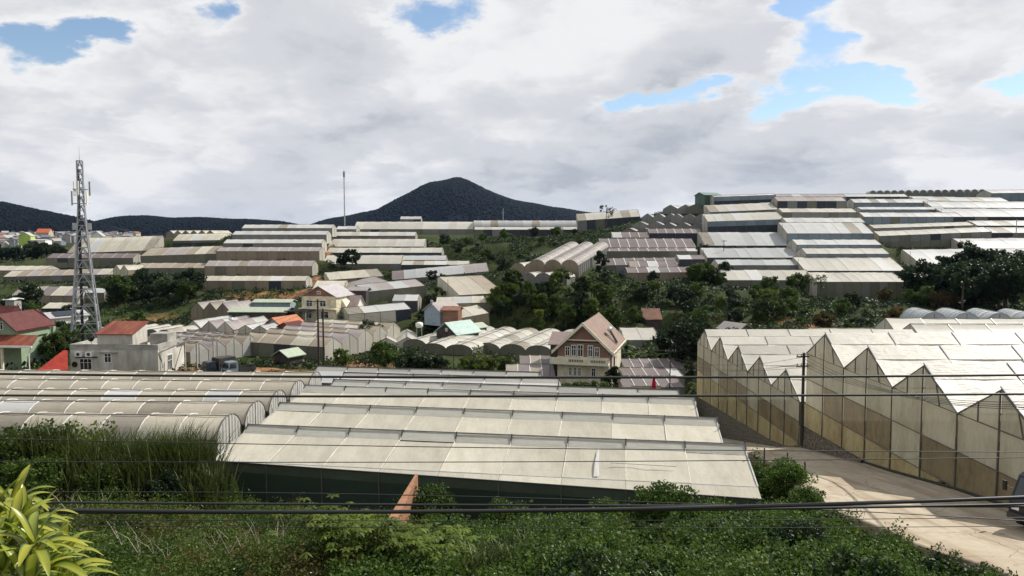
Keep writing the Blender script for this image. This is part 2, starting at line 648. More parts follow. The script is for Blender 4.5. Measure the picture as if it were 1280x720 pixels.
def greenhouse(label, P0, ax, L, spans, W, eave, rise, kind='gable', pitch=3.5, roof=CREAM, wall=W_BEIGE, end=W_WHITE, rib=SEAM, ribw=.09,
               lower=None, lower_h=1.5, step=0.0, skew=0.0, ends=(True, True), front=True, group=None, name='greenhouse', terrain=True, deep=.9,
               vent=None, ribs_apart=False, roofs=None, posts=True, basef=None, sag=.06, postm=None, wavy=0.0, age=.10, uneven=.05):
    """ridges run along local x; spans follow each other along local y; P0 = front left base corner"""
    P0 = Vector(P0)
    ax = Vector(ax).normalized()
    ay = Vector((-ax.y, ax.x, 0)).normalized()
    az = ax.cross(ay).normalized()
    M = Matrix((ax, ay, az)).transposed().to_4x4()
    M.translation = P0
    root = thing(name, label, 'greenhouse', mat=M, group=group)
    n = max(1, round(L / pitch))
    pt = L / n
    prof = profile(kind, W, rise)
    smooth = kind == 'arch'
    mains = prof
    vprof = None
    if kind == 'vent' and vent:
        mains = prof[:3]
        vprof = prof[2:4]
        bprof = prof[3:]
    nv_ = 5 if wavy else 1
    rms = [strip_mesh('roof_panel', mains, .012, pt - .012, 2, sag, smooth, wavy) for _ in range(nv_)]
    rm = rms[0]
    parts = [('roof_panel', rms, roof)]
    if vprof:
        parts.append(('vent_panel', [strip_mesh('vent_panel', vprof, .012, pt - .012, 2, .03) for _ in range(1)], vent))
        parts.append(('roof_panel', [strip_mesh('roof_panel', bprof, .012, pt - .012, 2, sag, smooth, wavy)], roof))
    # patchwork: the panels differ in age
    pool = roofs or ([SEAM_FILM, WORN] if not wavy else [])
    share = .55 if roofs else age
    alt = [rm.copy() for _ in pool]
    for a, mt in zip(alt, pool):
        a.materials.clear()
        a.materials.append(mt)
    postm = postm or FRAME
    fr = MB()
    rbm = MB()
    ribme = None
    if ribs_apart:
        rb = MB()
        for (a, b) in zip(prof[:-1], prof[1:]):
            rb.bar((0, a[0], a[1] + .012), (0, b[0], b[1] + .012), ribw, .05)
        ribme = rb.mesh('rib')
    for s in range(spans):
        y0, z0, x0 = s * W, eave + s * step, s * skew
        for i in range(n):
            for (nm, me, mt) in parts:
                m_ = random.choice(me)
                if alt and nm == 'roof_panel' and random.random() < share:
                    m_ = random.choice(alt)
                obj(nm, m_, mt, root, (x0 + i * pt, y0, z0 + random.uniform(-uneven, uneven * .3)), (random.uniform(-.004, .004), random.uniform(-.006, .006) * uneven * 20, 0))
        for i in range(n + 1):
            if ribs_apart:
                obj('rib', ribme, rib, root, (x0 + i * pt, y0, z0))
            else:
                for (a, b) in zip(prof[:-1], prof[1:]):
                    rbm.bar((x0 + i * pt, y0 + a[0], z0 + a[1] + .015), (x0 + i * pt, y0 + b[0], z0 + b[1] + .015), ribw, .05)
        # gutter and ridge pole; the gutter's dark colour paints the shadow line under eaves
        top = max(prof, key=lambda q: q[1])
        fr.bar((x0 - .05, y0 + top[0], z0 + rise + .03), (x0 + L + .05, y0 + top[0], z0 + rise + .03), .07)
        fr.bar((x0 - .05, y0 - .02, z0 - .04), (x0 + L + .05, y0 - .02, z0 - .04), .12, .10)
        for side in (0, 1):
            if not ends[side]:
                continue
            xe = x0 + (L if side else 0)
            bz = [(-deep) if basef is None else basef(y0), (-deep) if basef is None else basef(y0 + W)]
            pts = [(xe, y0 + a, z0 + b) for a, b in prof]
            pts = [(xe, y0, bz[0])] + pts + [(xe, y0 + W, bz[1])]
            if side == 0:
                pts = pts[::-1]
            MB().poly(pts).build('end_wall', end, root)
            for k in range(0, len(prof) - 1):
                a, b = prof[k], prof[k + 1]
                fr.bar((xe, y0 + a[0], z0 + a[1]), (xe, y0 + b[0], z0 + b[1]), .09)
            for yy in (y0 + .05, y0 + W * .5):
                zt = z0 + (rise * .9 if yy > y0 + .1 else 0)
                fr.bar((xe, yy, bz[0]), (xe, yy, zt), .08)
    if front:
        bot = -deep
        zt = eave
        if lower is not None:
            wl = MB().poly([(.01, 0, bot), (pt - .01, 0, bot), (pt - .01, 0, lower_h), (.01, 0, lower_h)]).mesh('lower_net')
            for i in range(n):
                obj('lower_net', wl, lower, root, (i * pt, .02, 0))
            bot = lower_h
        wm = MB().poly([(.01, 0, bot), (pt - .01, 0, bot), (pt - .01, -.03, (bot + zt) / 2), (.01, -.03, (bot + zt) / 2)])
        wm.poly([(.01, -.03, (bot + zt) / 2), (pt - .01, -.03, (bot + zt) / 2), (pt - .01, 0, zt), (.01, 0, zt)])
        wme = wm.mesh('wall_panel')
        wal = [wme.copy(), wme.copy()]
        wal[0].materials.append(W_DARK if wall is not W_DARK else W_GREY)  # dark sheet for an opened panel; the dark inside is put into colour
        wal[1].materials.append(W_OLIVE if wall is not W_OLIVE else W_GREY)
        for i in range(n):
            q = random.random()
            obj('wall_panel', wal[0] if q < .5 * age else (wal[1] if q < 1.3 * age else wme), wall, root, (i * pt, 0, 0))
        if posts:
            for i in range(n + 1):
                fr.bar((i * pt, -.05, -deep), (i * pt, -.05, eave), .07)
    ybk = spans * W
    xs = (spans - 1) * skew
    zb = eave + (spans - 1) * step + prof[-1][1]
    MB().poly([(xs, ybk, -deep), (xs, ybk, zb), (xs + L, ybk, zb), (xs + L, ybk, -deep)]).build('back_wall', wall, root)
    fr.build('frame', postm, root)
    if rbm.v:
        tag(rbm.build('ribs', rib, root), kind='stuff')
    if terrain:
        z = P0.z
        sl = ax.z
        footprint((P0.x, P0.y), (ax.x, ax.y), L, ybk, lambda u, v, z=z, sl=sl: z + sl * u - .05)
    return root


ORD = ['first', 'second', 'third', 'fourth', 'fifth', 'sixth', 'seventh', 'eighth', 'ninth', 'tenth']


def pair(v):
    return v if isinstance(v, tuple) else (v, v)


def row(label, xl, xr, yr, ye, yb, Y, dr=4.0, roof=CREAM, wall=W_BEIGE, lower=None, frac=.5, kind='gable', group=None, dY=0.0, minw=2.3, pitch=3.6, roofs=None, ribw=.06,
        rib=SEAM, end=W_WHITE, W=None):
    """one greenhouse standing on a terrace, sized from its distance"""
    yr, ye = pair(yr), pair(ye)
    PL, PR = at(xl, ye[0], Y), at(xr, ye[1], Y + dY)
    xm = (xl + xr) / 2
    Ym = Y + dY / 2
    rise = max(.5, at(xm, (yr[0] + yr[1]) / 2, Ym + dr).z - at(xm, (ye[0] + ye[1]) / 2, Ym).z)
    hw = max(minw, at(xm, (ye[0] + ye[1]) / 2, Ym).z - at(xm, yb, Ym).z)
    ax = PR - PL
    if W is None:
        W = dr * 2 if kind in ('gable', 'arch') else (dr / .68 if kind == 'vent' else dr / .94)
    P0 = PL - Vector((0, 0, hw))
    return greenhouse(label, P0, ax, ax.length, 1, W, hw, rise, kind, pitch, roof, wall, end, rib, ribw, lower, hw * frac, group=group, roofs=roofs)


# ------------------------------------------------------------------ leaves
def leaf_quads(C, size, up=.35, stretch=1.6, g=rng, jit=.35, droop=0.0):
    """one diamond of 4 verts for each centre"""
    n = len(C)
    a = g.normal(size=(n, 3))
    a[:, 2] -= droop
    a /= np.linalg.norm(a, axis=1)[:, None] + 1e-9
    b = g.normal(size=(n, 3))
    b[:, 2] *= (1 - up)
    b -= a * (a * b).sum(1)[:, None]
    b /= np.linalg.norm(b, axis=1)[:, None] + 1e-9
    s = size * (1 + jit * g.uniform(-1, 1, n))
    s = s[:, None]
    V = np.empty((n, 4, 3), np.float32)
    V[:, 0] = C - a * s * stretch * .5
    V[:, 1] = C + b * s * .5
    V[:, 2] = C + a * s * stretch * .5
    V[:, 3] = C - b * s * .5
    F = np.arange(n * 4, dtype=np.int32).reshape(n, 4)
    return V.reshape(-1, 3), F


def ball(n, g=rng, shell=.55):
    d = g.normal(size=(n, 3))
    d /= np.linalg.norm(d, axis=1)[:, None]
    return d * (shell + (1 - shell) * g.random(n) ** .5)[:, None]


def crown_mesh(name, rx, rz, zc, clumps, per, leaf, seed, top=0.0, cone=0.0, cl=.34):
    g = np.random.default_rng(seed)
    cc = ball(clumps, g, .45) * np.array([rx, rx, rz])
    if cone:
        t = (cc[:, 2] + rz) / (2 * rz)
        cc[:, :2] *= (1 - cone * t)[:, None]
    cc *= g.uniform(.75, 1.14, (clumps, 1))
    P = []
    for c in cc:
        r = rx * cl * g.uniform(.6, 1.25) * (1 - (cone * .5 * (c[2] + rz) / (2 * rz)))
        P.append(c + ball(per, g, .25) * r * np.array([1, 1, .8]))
    P = np.concatenate(P)
    P[:, 2] += zc
    V, F = leaf_quads(P, leaf, .3, 1.5, g)
    return np_mesh(name, V, F)


def trunk_mesh(h, r, limbs, seed, spread=1.0):
    g = random.Random(seed)
    m = MB()
    pts = [(0, 0, -.4)]
    x = y = 0
    for k in range(1, 5):
        x += g.uniform(-.12, .12) * h * .2
        y += g.uniform(-.12, .12) * h * .2
        pts.append((x, y, h * k / 4))
    m.tube(pts, [r * 1.35, r, r * .8, r * .6, r * .3], 7)
    for k in range(limbs):
        t = g.uniform(.4, .85)
        a = g.uniform(0, 6.28)
        b = Vector(pts[2]) * (1 - t) + Vector(pts[4]) * t
        e = b + Vector((math.cos(a), math.sin(a), g.uniform(.4, .9))) * spread * g.uniform(.5, .9)
        mid = (b + e) / 2 + Vector((0, 0, -.1 * spread))
        m.tube([b, mid, e], [r * .5, r * .35, r * .12], 5)
    return m.mesh('trunk', True)


TREES = {}


def tree_proto(kind, v):
    key = (kind, v)
    if key in TREES:
        return TREES[key]
    sd = hash(kind) % 1000 if False else sum(map(ord, kind)) * 7 + v * 13
    if kind == 'broad':       # 6 m tree
        c, t = crown_mesh('crown', 2.6, 2.2, 4.1, 44, 70, .26, sd, cl=.27), trunk_mesh(4.6, .17, 6, sd, 1.9)
    elif kind == 'dense':
        c, t = crown_mesh('crown', 2.7, 2.6, 3.3, 50, 85, .27, sd, cl=.28), trunk_mesh(4.2, .2, 6, sd, 1.9)
    elif kind == 'tall':
        c, t = crown_mesh('crown', 1.9, 3.6, 5.6, 40, 50, .36, sd, cl=.30), trunk_mesh(7.5, .17, 7, sd, 1.5)
    elif kind == 'cypress':
        c, t = crown_mesh('crown', .62, 1.9, 2.2, 30, 50, .16, sd, cone=.8, cl=.5), trunk_mesh(3.0, .07, 3, sd, .3)
    elif kind == 'shrub':
        c, t = crown_mesh('crown', 1.3, .85, .75, 26, 60, .18, sd, cl=.40), trunk_mesh(.9, .05, 4, sd, .7)
    elif kind == 'fine':      # close bush with small leaves
        c, t = crown_mesh('crown', 1.25, .95, .85, 70, 95, .085, sd, cl=.30), trunk_mesh(.9, .05, 5, sd, .8)
    elif kind == 'conifer':
        c, t = crown_mesh('crown', 1.9, 4.2, 5.0, 50, 46, .34, sd, cone=.75, cl=.36), trunk_mesh(8.6, .2, 5, sd, 1.0)
    elif kind == 'sparse':
        c, t = crown_mesh('crown', 2.0, 1.8, 5.2, 16, 14, .28, sd, cl=.3), trunk_mesh(6.2, .14, 12, sd, 2.0)
    TREES[key] = (c, t)
    return TREES[key]


def tree(kind, label, x, y, h=1.0, mat=F_MID, group=None, name=None, v=None, cat=None, z=None, sx=1.0):
    v = random.randrange(4) if v is None else v
    c, t = tree_proto(kind, v)
    key = (kind, v, mat.name)
    if key not in TREES:
        c2 = c.copy()
        c2.materials.clear()
        c2.materials.append(mat)
        TREES[key] = c2
    nm = name or {'cypress': 'cypress_tree', 'shrub': 'shrub', 'fine': 'shrub', 'conifer': 'conifer_tree'}.get(kind, 'broadleaf_tree')
    zz = tz(x, y) if z is None else z
    o = thing(nm, label, cat or ('shrub' if kind in ('shrub', 'fine') else 'tree'), (x, y, zz), random.uniform(0, 6.28), group, (h * sx, h * sx, h))
    obj('crown', TREES[key], None, o)
    obj('trunk', t, BARK, o)
    return o
# ------------------------------------------------------------------ road profile
def road_z(y):
    return float(np.interp(y, [-60, 0, 46, 54, 58, 62, 70, 76, 98, 112], [18.8, 10.44, 4.0, 2.6, 2.0, 1.3, -.2, -1.9, -6.9, -7.4]))


def film_base(y):
    """foot of the plastic walls along the road; rubble walls fill down to the road where it drops away"""
    if y < 70.9:
        return road_z(y) if y < 58 else float(np.interp(y, [58, 70.9], [2.0, 1.6]))
    return float(np.interp(y, [70.9, 78, 111.5], [-.9, -2.1, -4.4]))


def road_l(y):
    return float(np.interp(y, [0, 20, 30, 36, 41, 46, 54, 60, 66, 80, 112], [22, 20.6, 19.6, 18.3, 17.8, 18.3, 20.2, 20.6, 20.7, 21.5, 23.5]))


ROAD_R = 27.7

# ------------------------------------------------------------------ near greenhouses
# front block: wide ventilated spans right below the viewpoint
axF = Vector((math.cos(R(8.6)), -math.sin(R(8.6)), 0))
ayF = Vector((-axF.y, axF.x, 0))
P = Vector((-21.5, 52.4, 0.0))
FW, FL, FS = 7.65, 37.7, -1.05
front = greenhouse('large cream ventilated greenhouse in front, with dark green net along its near side', P, axF, FL, 3, FW, 3.95, 1.22, 'vent', 4.0, CREAM, NET_GREEN, CREAM,
                   ribs_apart=True, ribw=.035, vent=VENT, basef=lambda y: .2, sag=.08, postm=STEEL, skew=FS, front=False, wavy=.07, age=0)
nf = 9
SIDE_FILM = film('film_side_green', (.085, .11, .085), amt=.5, dirt=(.04, .05, .04), transl=.35)  # upper net strip made lighter; the shadow below is in the net's colour
for i in range(nf):                      # the near eave runs out wider to the right
    x0_, x1_ = FL * i / nf + .01, FL * (i + 1) / nf - .01
    d0, d1 = 1.45 * i / nf, 1.45 * (i + 1) / nf
    e0, e1 = 3.95 - .2 * d0, 3.95 - .2 * d1
    if i:
        MB().poly([(x0_, -d0, e0), (x1_, -d1, e1), (x1_, 0.02, 3.955), (x0_, 0.02, 3.955)]).build('eave_panel', CREAM, front)
    else:
        MB().poly([(x0_, -d0, e0), (x1_, -d1, e1), (x1_, 0.02, 3.955)]).build('eave_panel', CREAM, front)
    mz = (e0 + e1) / 2
    m = MB()
    f0, f1 = e0 - .75, e1 - .75
    MB().poly([(x0_, -d0 + .05, f0), (x1_, -d1 + .05, f1), (x1_, -d1 - .01, e1 - .03), (x0_, -d0 - .01, e0 - .03)]).build('side_film', SIDE_FILM, front)
    m.v = [(x0_, -d0, -.5), (x1_, -d1, -.5), (x0_, -d0 + .12, 1.4), (x1_, -d1 + .12, 1.4), (x0_, -d0 + .05, f0), (x1_, -d1 + .05, f1), ((x0_ + x1_) / 2, -(d0 + d1) / 2 + .22, 2.1)]
    m.f = [(0, 1, 3, 2), (2, 3, 6), (3, 5, 6), (5, 4, 6), (4, 2, 6)]
    m.build('side_net', NET_GREEN, front, smooth=True)
    MB().bar((x0_, -d0 - .04, -.5), (x0_, -d0 - .04, e0), .06).build('side_post', FRAME, front)
MB().bar((-.1, -.04, 3.92), (FL + .1, -1.49, 3.63), .09, .07).build('eave_rail', DSTEEL, front)


def ridge_vents(root, spans, L_, W_, eave, rise, skew=0.0, n=9):
    for s in range(spans):                       # roof vents: dark prop at every rib, bar along the ridge
        for i in range(n + 1):
            MB().bar((0, W_ * .60, rise * .66), (0, W_ * .685, rise + .12), .09, .09).build('vent_prop', DSTEEL, root, (i * L_ / n + s * skew, s * W_, eave))
        MB().bar((-.1, W_ * .685, rise + .07), (L_ + .1, W_ * .685, rise + .07), .08, .06).build('ridge_bar', DSTEEL, root, (s * skew, s * W_, eave))


ridge_vents(front, 3, FL, FW, 3.95, 1.22, FS)
# framing of the clear wall at the left end, a torn plastic strip and a patch on the roof
MB().bar((-.06, FW * .68, .2), (-.06, FW * .68, 5.1), .10).bar((-.06, .1, 2.2), (-.06, FW, 2.2), .07).build('end_post', STEEL, front)
MB().poly([(0, 0, 0), (.35, .1, .02), (.42, 2.4, .55), (.22, 4.1, .86), (.02, 2.0, .46)]).build('loose_plastic_strip', WHITE, front, (27.2, .15, 4.04))
MB().bar((0, 1.85, .52), (4.4, 1.75, .50), .05, .03).build('patch_seam', solid('patch_seam_grey', (.25, .24, .22)), front, (28.3, 0, 3.98))

for lab, k, xl, L_, zr, rf in (('lower white ventilated greenhouse row directly behind the large cream front one', 3, -20.3, 37.0, 4.25, WHITE), ('shorter white ventilated greenhouse row, second behind the large cream one', 4, -21.0, 26.0, 3.55, WHITE),
                               ('narrow grey-white greenhouse row farthest behind the large cream one', 5, -26.5, 29.6, 2.75, GREY)):
    p = P + ayF * (FW * k + .25 * (k - 2))
    p = p + axF * ((xl - p.x) / axF.x)
    g = greenhouse(lab, p + Vector((0, 0, zr - 1.1 - 3.4)), axF, L_, 1, FW - .2, 3.4, 1.1, 'vent', 4.0, rf, W_GREY, WHITE, ribs_apart=True, ribw=.05, vent=VENT, rib=RIBW, wavy=.05, age=0, group='white rows behind the large front greenhouse')
    ridge_vents(g, 1, L_, FW - .2, 3.4, 1.1, 0, max(1, round(L_ / 4.0)))

# barrel-vaulted block at the left
axG = Vector((1, -.035, 0)).normalized()
PG = Vector((-72.3, 62.9, -.2))
arch = greenhouse('long beige barrel-vaulted greenhouse at the left with white hoops', PG, axG, 47.6, 5, 5.1, 3.2, 1.5, 'arch', 3.4, ROOFB, W_BEIGE, WHITE, ribs_apart=True, ribw=.06, rib=RIBW,
                  skew=.35, ends=(True, True), sag=.05)
for s in range(5):                       # wires in the open arch ends
    m = MB()
    for k in range(1, 8):
        t = k / 8
        zz = 3.2 + 1.5 * max(0, (math.sin(math.pi * (.06 + .88 * t)) - .187) / .813)
        m.bar((47.66 + s * .35, s * 5.1 + 5.1 * t, 1.4), (47.66 + s * .35, s * 5.1 + 5.1 * t, zz), .05)
    m.build('end_wires', SEAM, arch)

# ------------------------------------------------------------------ big gabled greenhouses along the road (right)
def road_greenhouse(label, x0, x1, y0, spans, W, z_eave, rise, rails, roofm, postm):
    zb = min(film_base(y0 + .01), film_base(y0 + spans * W - .01)) - .3
    root = greenhouse(label, (x0, y0, zb), (1, 0, 0), x1 - x0, spans, W, z_eave - zb, rise, 'gable', 5.8, roofm, W_NEAR, W_WHITE, ribs_apart=True, ribw=.06,
                      ends=(False, True), terrain=False, sag=.07, rib=RIBW, wavy=.05)
    footprint((x0, y0), (1, 0), x1 - x0, spans * W, lambda u, v: film_base(y0 + v) - .35, .2)
    e = z_eave - zb
    hw = W / 2
    fr = MB()
    for k in range(spans * 2):
        ya, yb = k * hw, (k + 1) * hw
        ga, gb = film_base(y0 + ya + .01) + .2 - zb, film_base(y0 + yb - .01) + .2 - zb
        zs = [None] + [r - zb for r in rails] + [e]
        up = k % 2 == 0
        # gable triangle, split by a king post and a strut
        tri = [(0, ya + .03, e + .02), (0, yb - .03, e + .02), (0, (yb if up else ya) + (-.03 if up else .03), e + rise - .08)]
        MB().poly(tri).build('gable_panel', W_NEAR, root)
        names = ['lower_panel'] + ['net_panel', 'upper_panel'][:len(zs) - 2]
        for j in range(len(zs) - 1):
            a0 = ga if j == 0 else max(zs[j], ga)
            a1 = gb if j == 0 else max(zs[j], gb)
            b = zs[j + 1]
            if b <= min(a0, a1) + .05:
                continue
            mt = W_YELLOW if j == 0 else (W_NET if (j == 1 and k not in (7, 3)) else W_NEAR)
            bow = random.uniform(-.08, .05)
            xm = -.01 + bow
            p0, p1, p2, p3 = (-.01, ya + .04, a0), (-.01, yb - .04, a1), (-.01, yb - .04, b), (-.01, ya + .04, b)
            c = (xm, (ya + yb) / 2, (a0 + a1 + b + b) / 4)
            m = MB()
            m.v = [p0, p1, p2, p3, c]
            m.f = [(0, 4, 1), (1, 4, 2), (2, 4, 3), (3, 4, 0)]
            m.build(names[min(j, 2)], mt, root, smooth=True)
        # post, rails
        pz = e if up else e + rise
        MB().bar((-.08, ya, ga - .4), (-.08, ya, e + (0 if up else rise)), .075).build('post', postm, root)
        if not up:
            fr.bar((-.05, ya + hw * .5, e), (-.05, ya + hw * .5, e + rise * .5), .06)
        else:
            fr.bar((-.05, ya + hw * .5, e), (-.05, ya + hw * .62, e + rise * .62), .06)
        for r in list(rails) + [z_eave]:
            rz = r - zb
            if rz > min(ga, gb):
                MB().bar((-.09, ya, max(rz, ga)), (-.09, yb, max(rz, gb)), .05).build('rail', postm, root)
        fr.bar((-.06, ya, e + (0 if up else rise)), (-.06, yb, e + (rise if up else 0)), .07)
        MB().bar((-.07, ya, ga - .05), (-.07, yb, gb - .05), .12, .10).build('base_rail', DSTEEL, root)
    fr.build('gable_frame', FRAME, root)
    n = round((x1 - x0) / 5.8)
    pt = (x1 - x0) / n
    vm = MB().poly([(0, hw - 1.25, rise * .71), (pt - .06, hw - 1.25, rise * .71), (pt - .06, hw + .1, rise + .16), (0, hw + .1, rise + .16)]).mesh('vent_flap')
    pm = MB().bar((0, hw - 1.3, rise * .70), (0, hw + .12, rise + .20), .07).mesh('vent_prop')
    for s in range(spans):
        for i in range(n):
            obj('vent_flap', vm, roofm, root, (i * pt, s * W, e))
            obj('vent_prop', pm, DSTEEL, root, (i * pt, s * W, e))
    return root


road_greenhouse('tall white gabled greenhouse beside the road, nearest at the right edge', 28.0, 62, 38, 4, 8.0, 8.9, 2.3, (4.1, 6.5), CREAM2, FRAME)
road_greenhouse('lower white gabled greenhouse down the road, beyond the utility pole', 27.9, 58, 71, 5, 8.0, 4.0, 2.35, (0.0, 2.0), CREAM2, FRAME)

p = at(1145, 428, 112)
greenhouse('white two-span greenhouse behind the tall right one, below the blue vaults', (p.x, 110, p.z - 3.2), (1, -.02, 0), 40, 2, 8, 3.6, 2.2, 'gable', 5.5, CREAM2, W_NEAR, W_WHITE, ribs_apart=True, ribw=.07,
           rib=STEEL)
# pale blue vaults behind it: vaults run away from the viewer
p = at(1148, 408, 134)
greenhouse('pale blue barrel-vaulted tunnels under the dark trees at the right', Vector((p.x + 29, 133, p.z - 3)), (.12, .99, 0), 9, 5, 5.6, 2.7, 2.7, 'arch', 1.5,
           film('film_blue_white', (.50, .55, .59), amt=.4, dirt=(.32, .35, .38)), W_BLUE, film('film_blue_end', (.40, .46, .50), clear=.1), ribw=.14)

# ------------------------------------------------------------------ hillside, left of centre: six terraces
G = 'terraced greenhouse rows on the left hillside'
BL = 'in the left hillside stack beside the orange gully'
spec = [(302, 415, 280.6, 285.2, 289.0, 277, WHITE, W_GREY, 'white'), (290, 408, 288.6, 293.3, 299, 266, WHITE, W_GREY, 'white'), (279, 402, 299, 304, 308.5, 255, WHITE, W_GREY, 'white'),
        (270, 399, 308.7, 314, 324.8, 243, PINK, W_BEIGE, 'lilac'), (255.6, 390, 325.4, 332.7, 344.5, 229, PINK, W_BEIGE, 'lilac'), (244, 382, 344.6, 351, 363, 215, CREAM, W_BEIGE, 'cream')]
for i, (xl, xr, yr, ye, yb, Y, rf, wl, cn) in enumerate(spec):
    row(f'{cn}-roofed greenhouse row, {ORD[i]} from the top {BL}', xl, xr, yr, ye, yb, Y, 3.6, rf, wl, group=G, pitch=3.4)

# middle block right of the gully
G = 'greenhouse rows right of the gully'
BM = 'in the stack right of the orange gully'
spec = [(414, 519, 289.7, 294.7, 298.8, 290, 3.6, CREAM2, MAUVE), (410, 530, 298.5, 308.2, 309.6, 277, 7, CREAM2, W_GREY), (408, 552, 309.4, 315.8, 319, 264, 5, CREAM2, W_DARK),
        (403, 501, 318.7, 329.8, 335.5, 250, 7, CREAM2, W_OLIVE)]
for i, (xl, xr, yr, ye, yb, Y, dr, rf, wl) in enumerate(spec):
    row(f'cream-roofed greenhouse row, {ORD[i]} from the top {BM}', xl, xr, yr, ye, yb, Y, dr, rf, wl, group=G, kind='gable' if dr < 6 else 'mono')
row('narrow cream greenhouse jutting out right of the gully stack at its foot', 501.5, 586, 325.8, 331, 335, 247, 4, CREAM2, W_DARK, group=G)
row('small grey-roofed greenhouse behind the jutting cream one right of the gully stack', 500, 557, 319.2, 325, 326.5, 256, 4, GREY, W_GREY, group=G)
row('crumpled lilac-white plastic greenhouse below the gully stack', 491, 612, (335.5, 331), (350, 339), 352, 232, 6, PINK, W_GREY, kind='mono', dY=4, roofs=[GREY, MAUVE, WHITE])
# crest
G = 'long greenhouses along the crest'
row('long cream greenhouse on the crest below the dark mountain, left part', 442, 592, 277, 286.5, 291, 322, 7, CREAM2, W_GREY, kind='mono', group=G)
row('small white greenhouse on the crest beside the thin antenna mast', 420, 445, 282.5, 286.5, 289, 308, 4, WHITE, W_GREY, group=G)
row('long grey-cream vaulted greenhouse on the crest, right of the mountain foot', 592, 727, 275.5, 284, 287, 322, 5, GREY, W_GREY, kind='arch', group=G, ribw=.14)
row('low bright greenhouse in front of the crest vault, dark wall beneath', 593, 727, 283.6, 287, 296, 308, 3, CREAM2, W_DARK, group=G)
row('cream greenhouse at the right end of the crest, behind the bare tree', 723, 801, (266, 263), (276, 270.5), 287, 300, 6, CREAM2, W_DARK, kind='mono', group=G)
row('grey shed-like greenhouse on the skyline left of the mountain foot', 500, 526, 270.5, 274, 276, 352, 3, SLATE, W_GREY)

# far left stack behind the lattice tower
G = 'greenhouses behind the lattice tower'
row('broad cream greenhouse behind the lattice tower, topmost there', 84, 190, (298, 294), (316.5, 313), 319, 292, 10, CREAM, W_BEIGE, kind='mono', group=G)
row('cream greenhouse with torn dark side, right of the tower top of the stack', 216, 281, (292.5, 291.5), (301, 300), 307, 291, 6, CREAM, W_OLIVE, lower=W_DARK, frac=.6, kind='mono', group=G)
row('mauve ribbed greenhouse crossing behind the lattice tower', 58, 166, 316.5, 322.5, 334, 262, 4, MAUVE, W_OLIVE, lower=W_OLIVE, group=G)
row('brown patchy greenhouse with two roof slopes left of the lilac rows', 176, 270, (309, 308), (320, 317), 328, 252, 8, BROWN, W_OLIVE, kind='mono', group=G, roofs=[PINK, CREAM])
row('low brown greenhouse half hidden by the dark trees below the patchy one', 168, 256, 328.5, 335, 340, 238, 5, BROWN, W_OLIVE, group=G)
row('long beige-mauve greenhouse crossing behind the tower at mid height', 4, 136, (338, 335.5), (346, 343), 354, 236, 4.5, CREAM, W_OLIVE, group=G, roofs=[PINK, BROWN])
row('low greenhouse at the far left edge behind the beige-mauve one', -20, 55, 332, 338, 342, 250, 4.5, CREAM, W_BEIGE, group=G)
row('purple and yellow patchwork greenhouse left of the tower legs', 14, 96, 357.5, 369.5, 377.5, 200, 5, MAUVE, W_BEIGE, kind='mono', group=G, roofs=[CREAM, PINK])
row('small cream lean-to left of the tower foot', 52, 80, 378, 385.5, 389, 186, 3.5, CREAM, W_DARK, kind='mono', group=G)
row('grey greenhouse strip seen between the tower legs', 96, 130, 360, 366, 371, 204, 4, GREY, W_OLIVE, group=G)


def gables(label, pxs, yb, Y, W, back, depth, eave, rise, roof, wall, end, step=0.0, kind='gable', pitch=4.0, **k):
    """spans side by side, gable ends facing the viewer; 'back' = px shift of the far end per span axis direction"""
    p = at(pxs[0], yb, Y)
    q = at(pxs[1], yb, Y)
    n = max(1, round((q.x - p.x) / W))
    W = (q.x - p.x) / n
    ang = math.atan2(back, depth)
    # local x = away from viewer, local y = towards the left, so start at the right corner
    axx = Vector((math.sin(ang), math.cos(ang), 0))
    return greenhouse(label, Vector((q.x, Y, p.z)), axx, math.hypot(back, depth), n, W * math.cos(ang), eave, rise, kind, pitch, roof, wall, end, step=step, front=True, **k)


G = 'small gabled greenhouses on the skyline'
gables('row of many low beige gables on the skyline left of the white rows', (182, 268), 297, 318, 4.6, 4, 10, 1.6, 1.5, CREAM, W_BEIGE, W_BEIGE, group=G)
gables('three low beige gable tips at the tower stack edge beside the trees', (137, 160), 346, 232, 2.6, 2, 8, 2.0, 1.6, CREAM, W_BEIGE, CREAM, group=G)
G = 'small grey gabled tents climbing to the green shed'
for lab, pxs, yb, Y, ev, rs in (('lowest left', (774, 814), 292.5, 250, .9, 1.2), ('second lowest left', (787, 829), 284.5, 258, .9, 1.3), ('middle right, just above the mauve rows', (823, 882), 287.5, 252, 1.3, 1.3),
                                ('third from below at the left, behind two others', (799, 845), 276, 268, 1.3, 1.4), ('upper right, below the slanting roofs', (836, 884), 277, 262, 1.5, 1.4)):
    gables(f'cluster of grey gabled plastic tents, {lab}', pxs, yb, Y, 5.2, 3, 8, ev, rs, GREY, W_GREY, W_GREY, group=G, roofs=[PINK, WHITE, CREAM])
gables('slanting pale tent roofs near the skyline left of the green shed', (822, 866), 264, 276, 6.5, 9, 16, 1.0, 1.5, GREY, W_GREY, W_GREY, roofs=[WHITE, CREAM])
gables('dark-striped slanting tent roof just below the green shed', (856, 890), 264, 272, 8, 6, 16, 1.4, 1.7, GREY, W_GREY, W_OLIVE, roofs=[MAUVE])

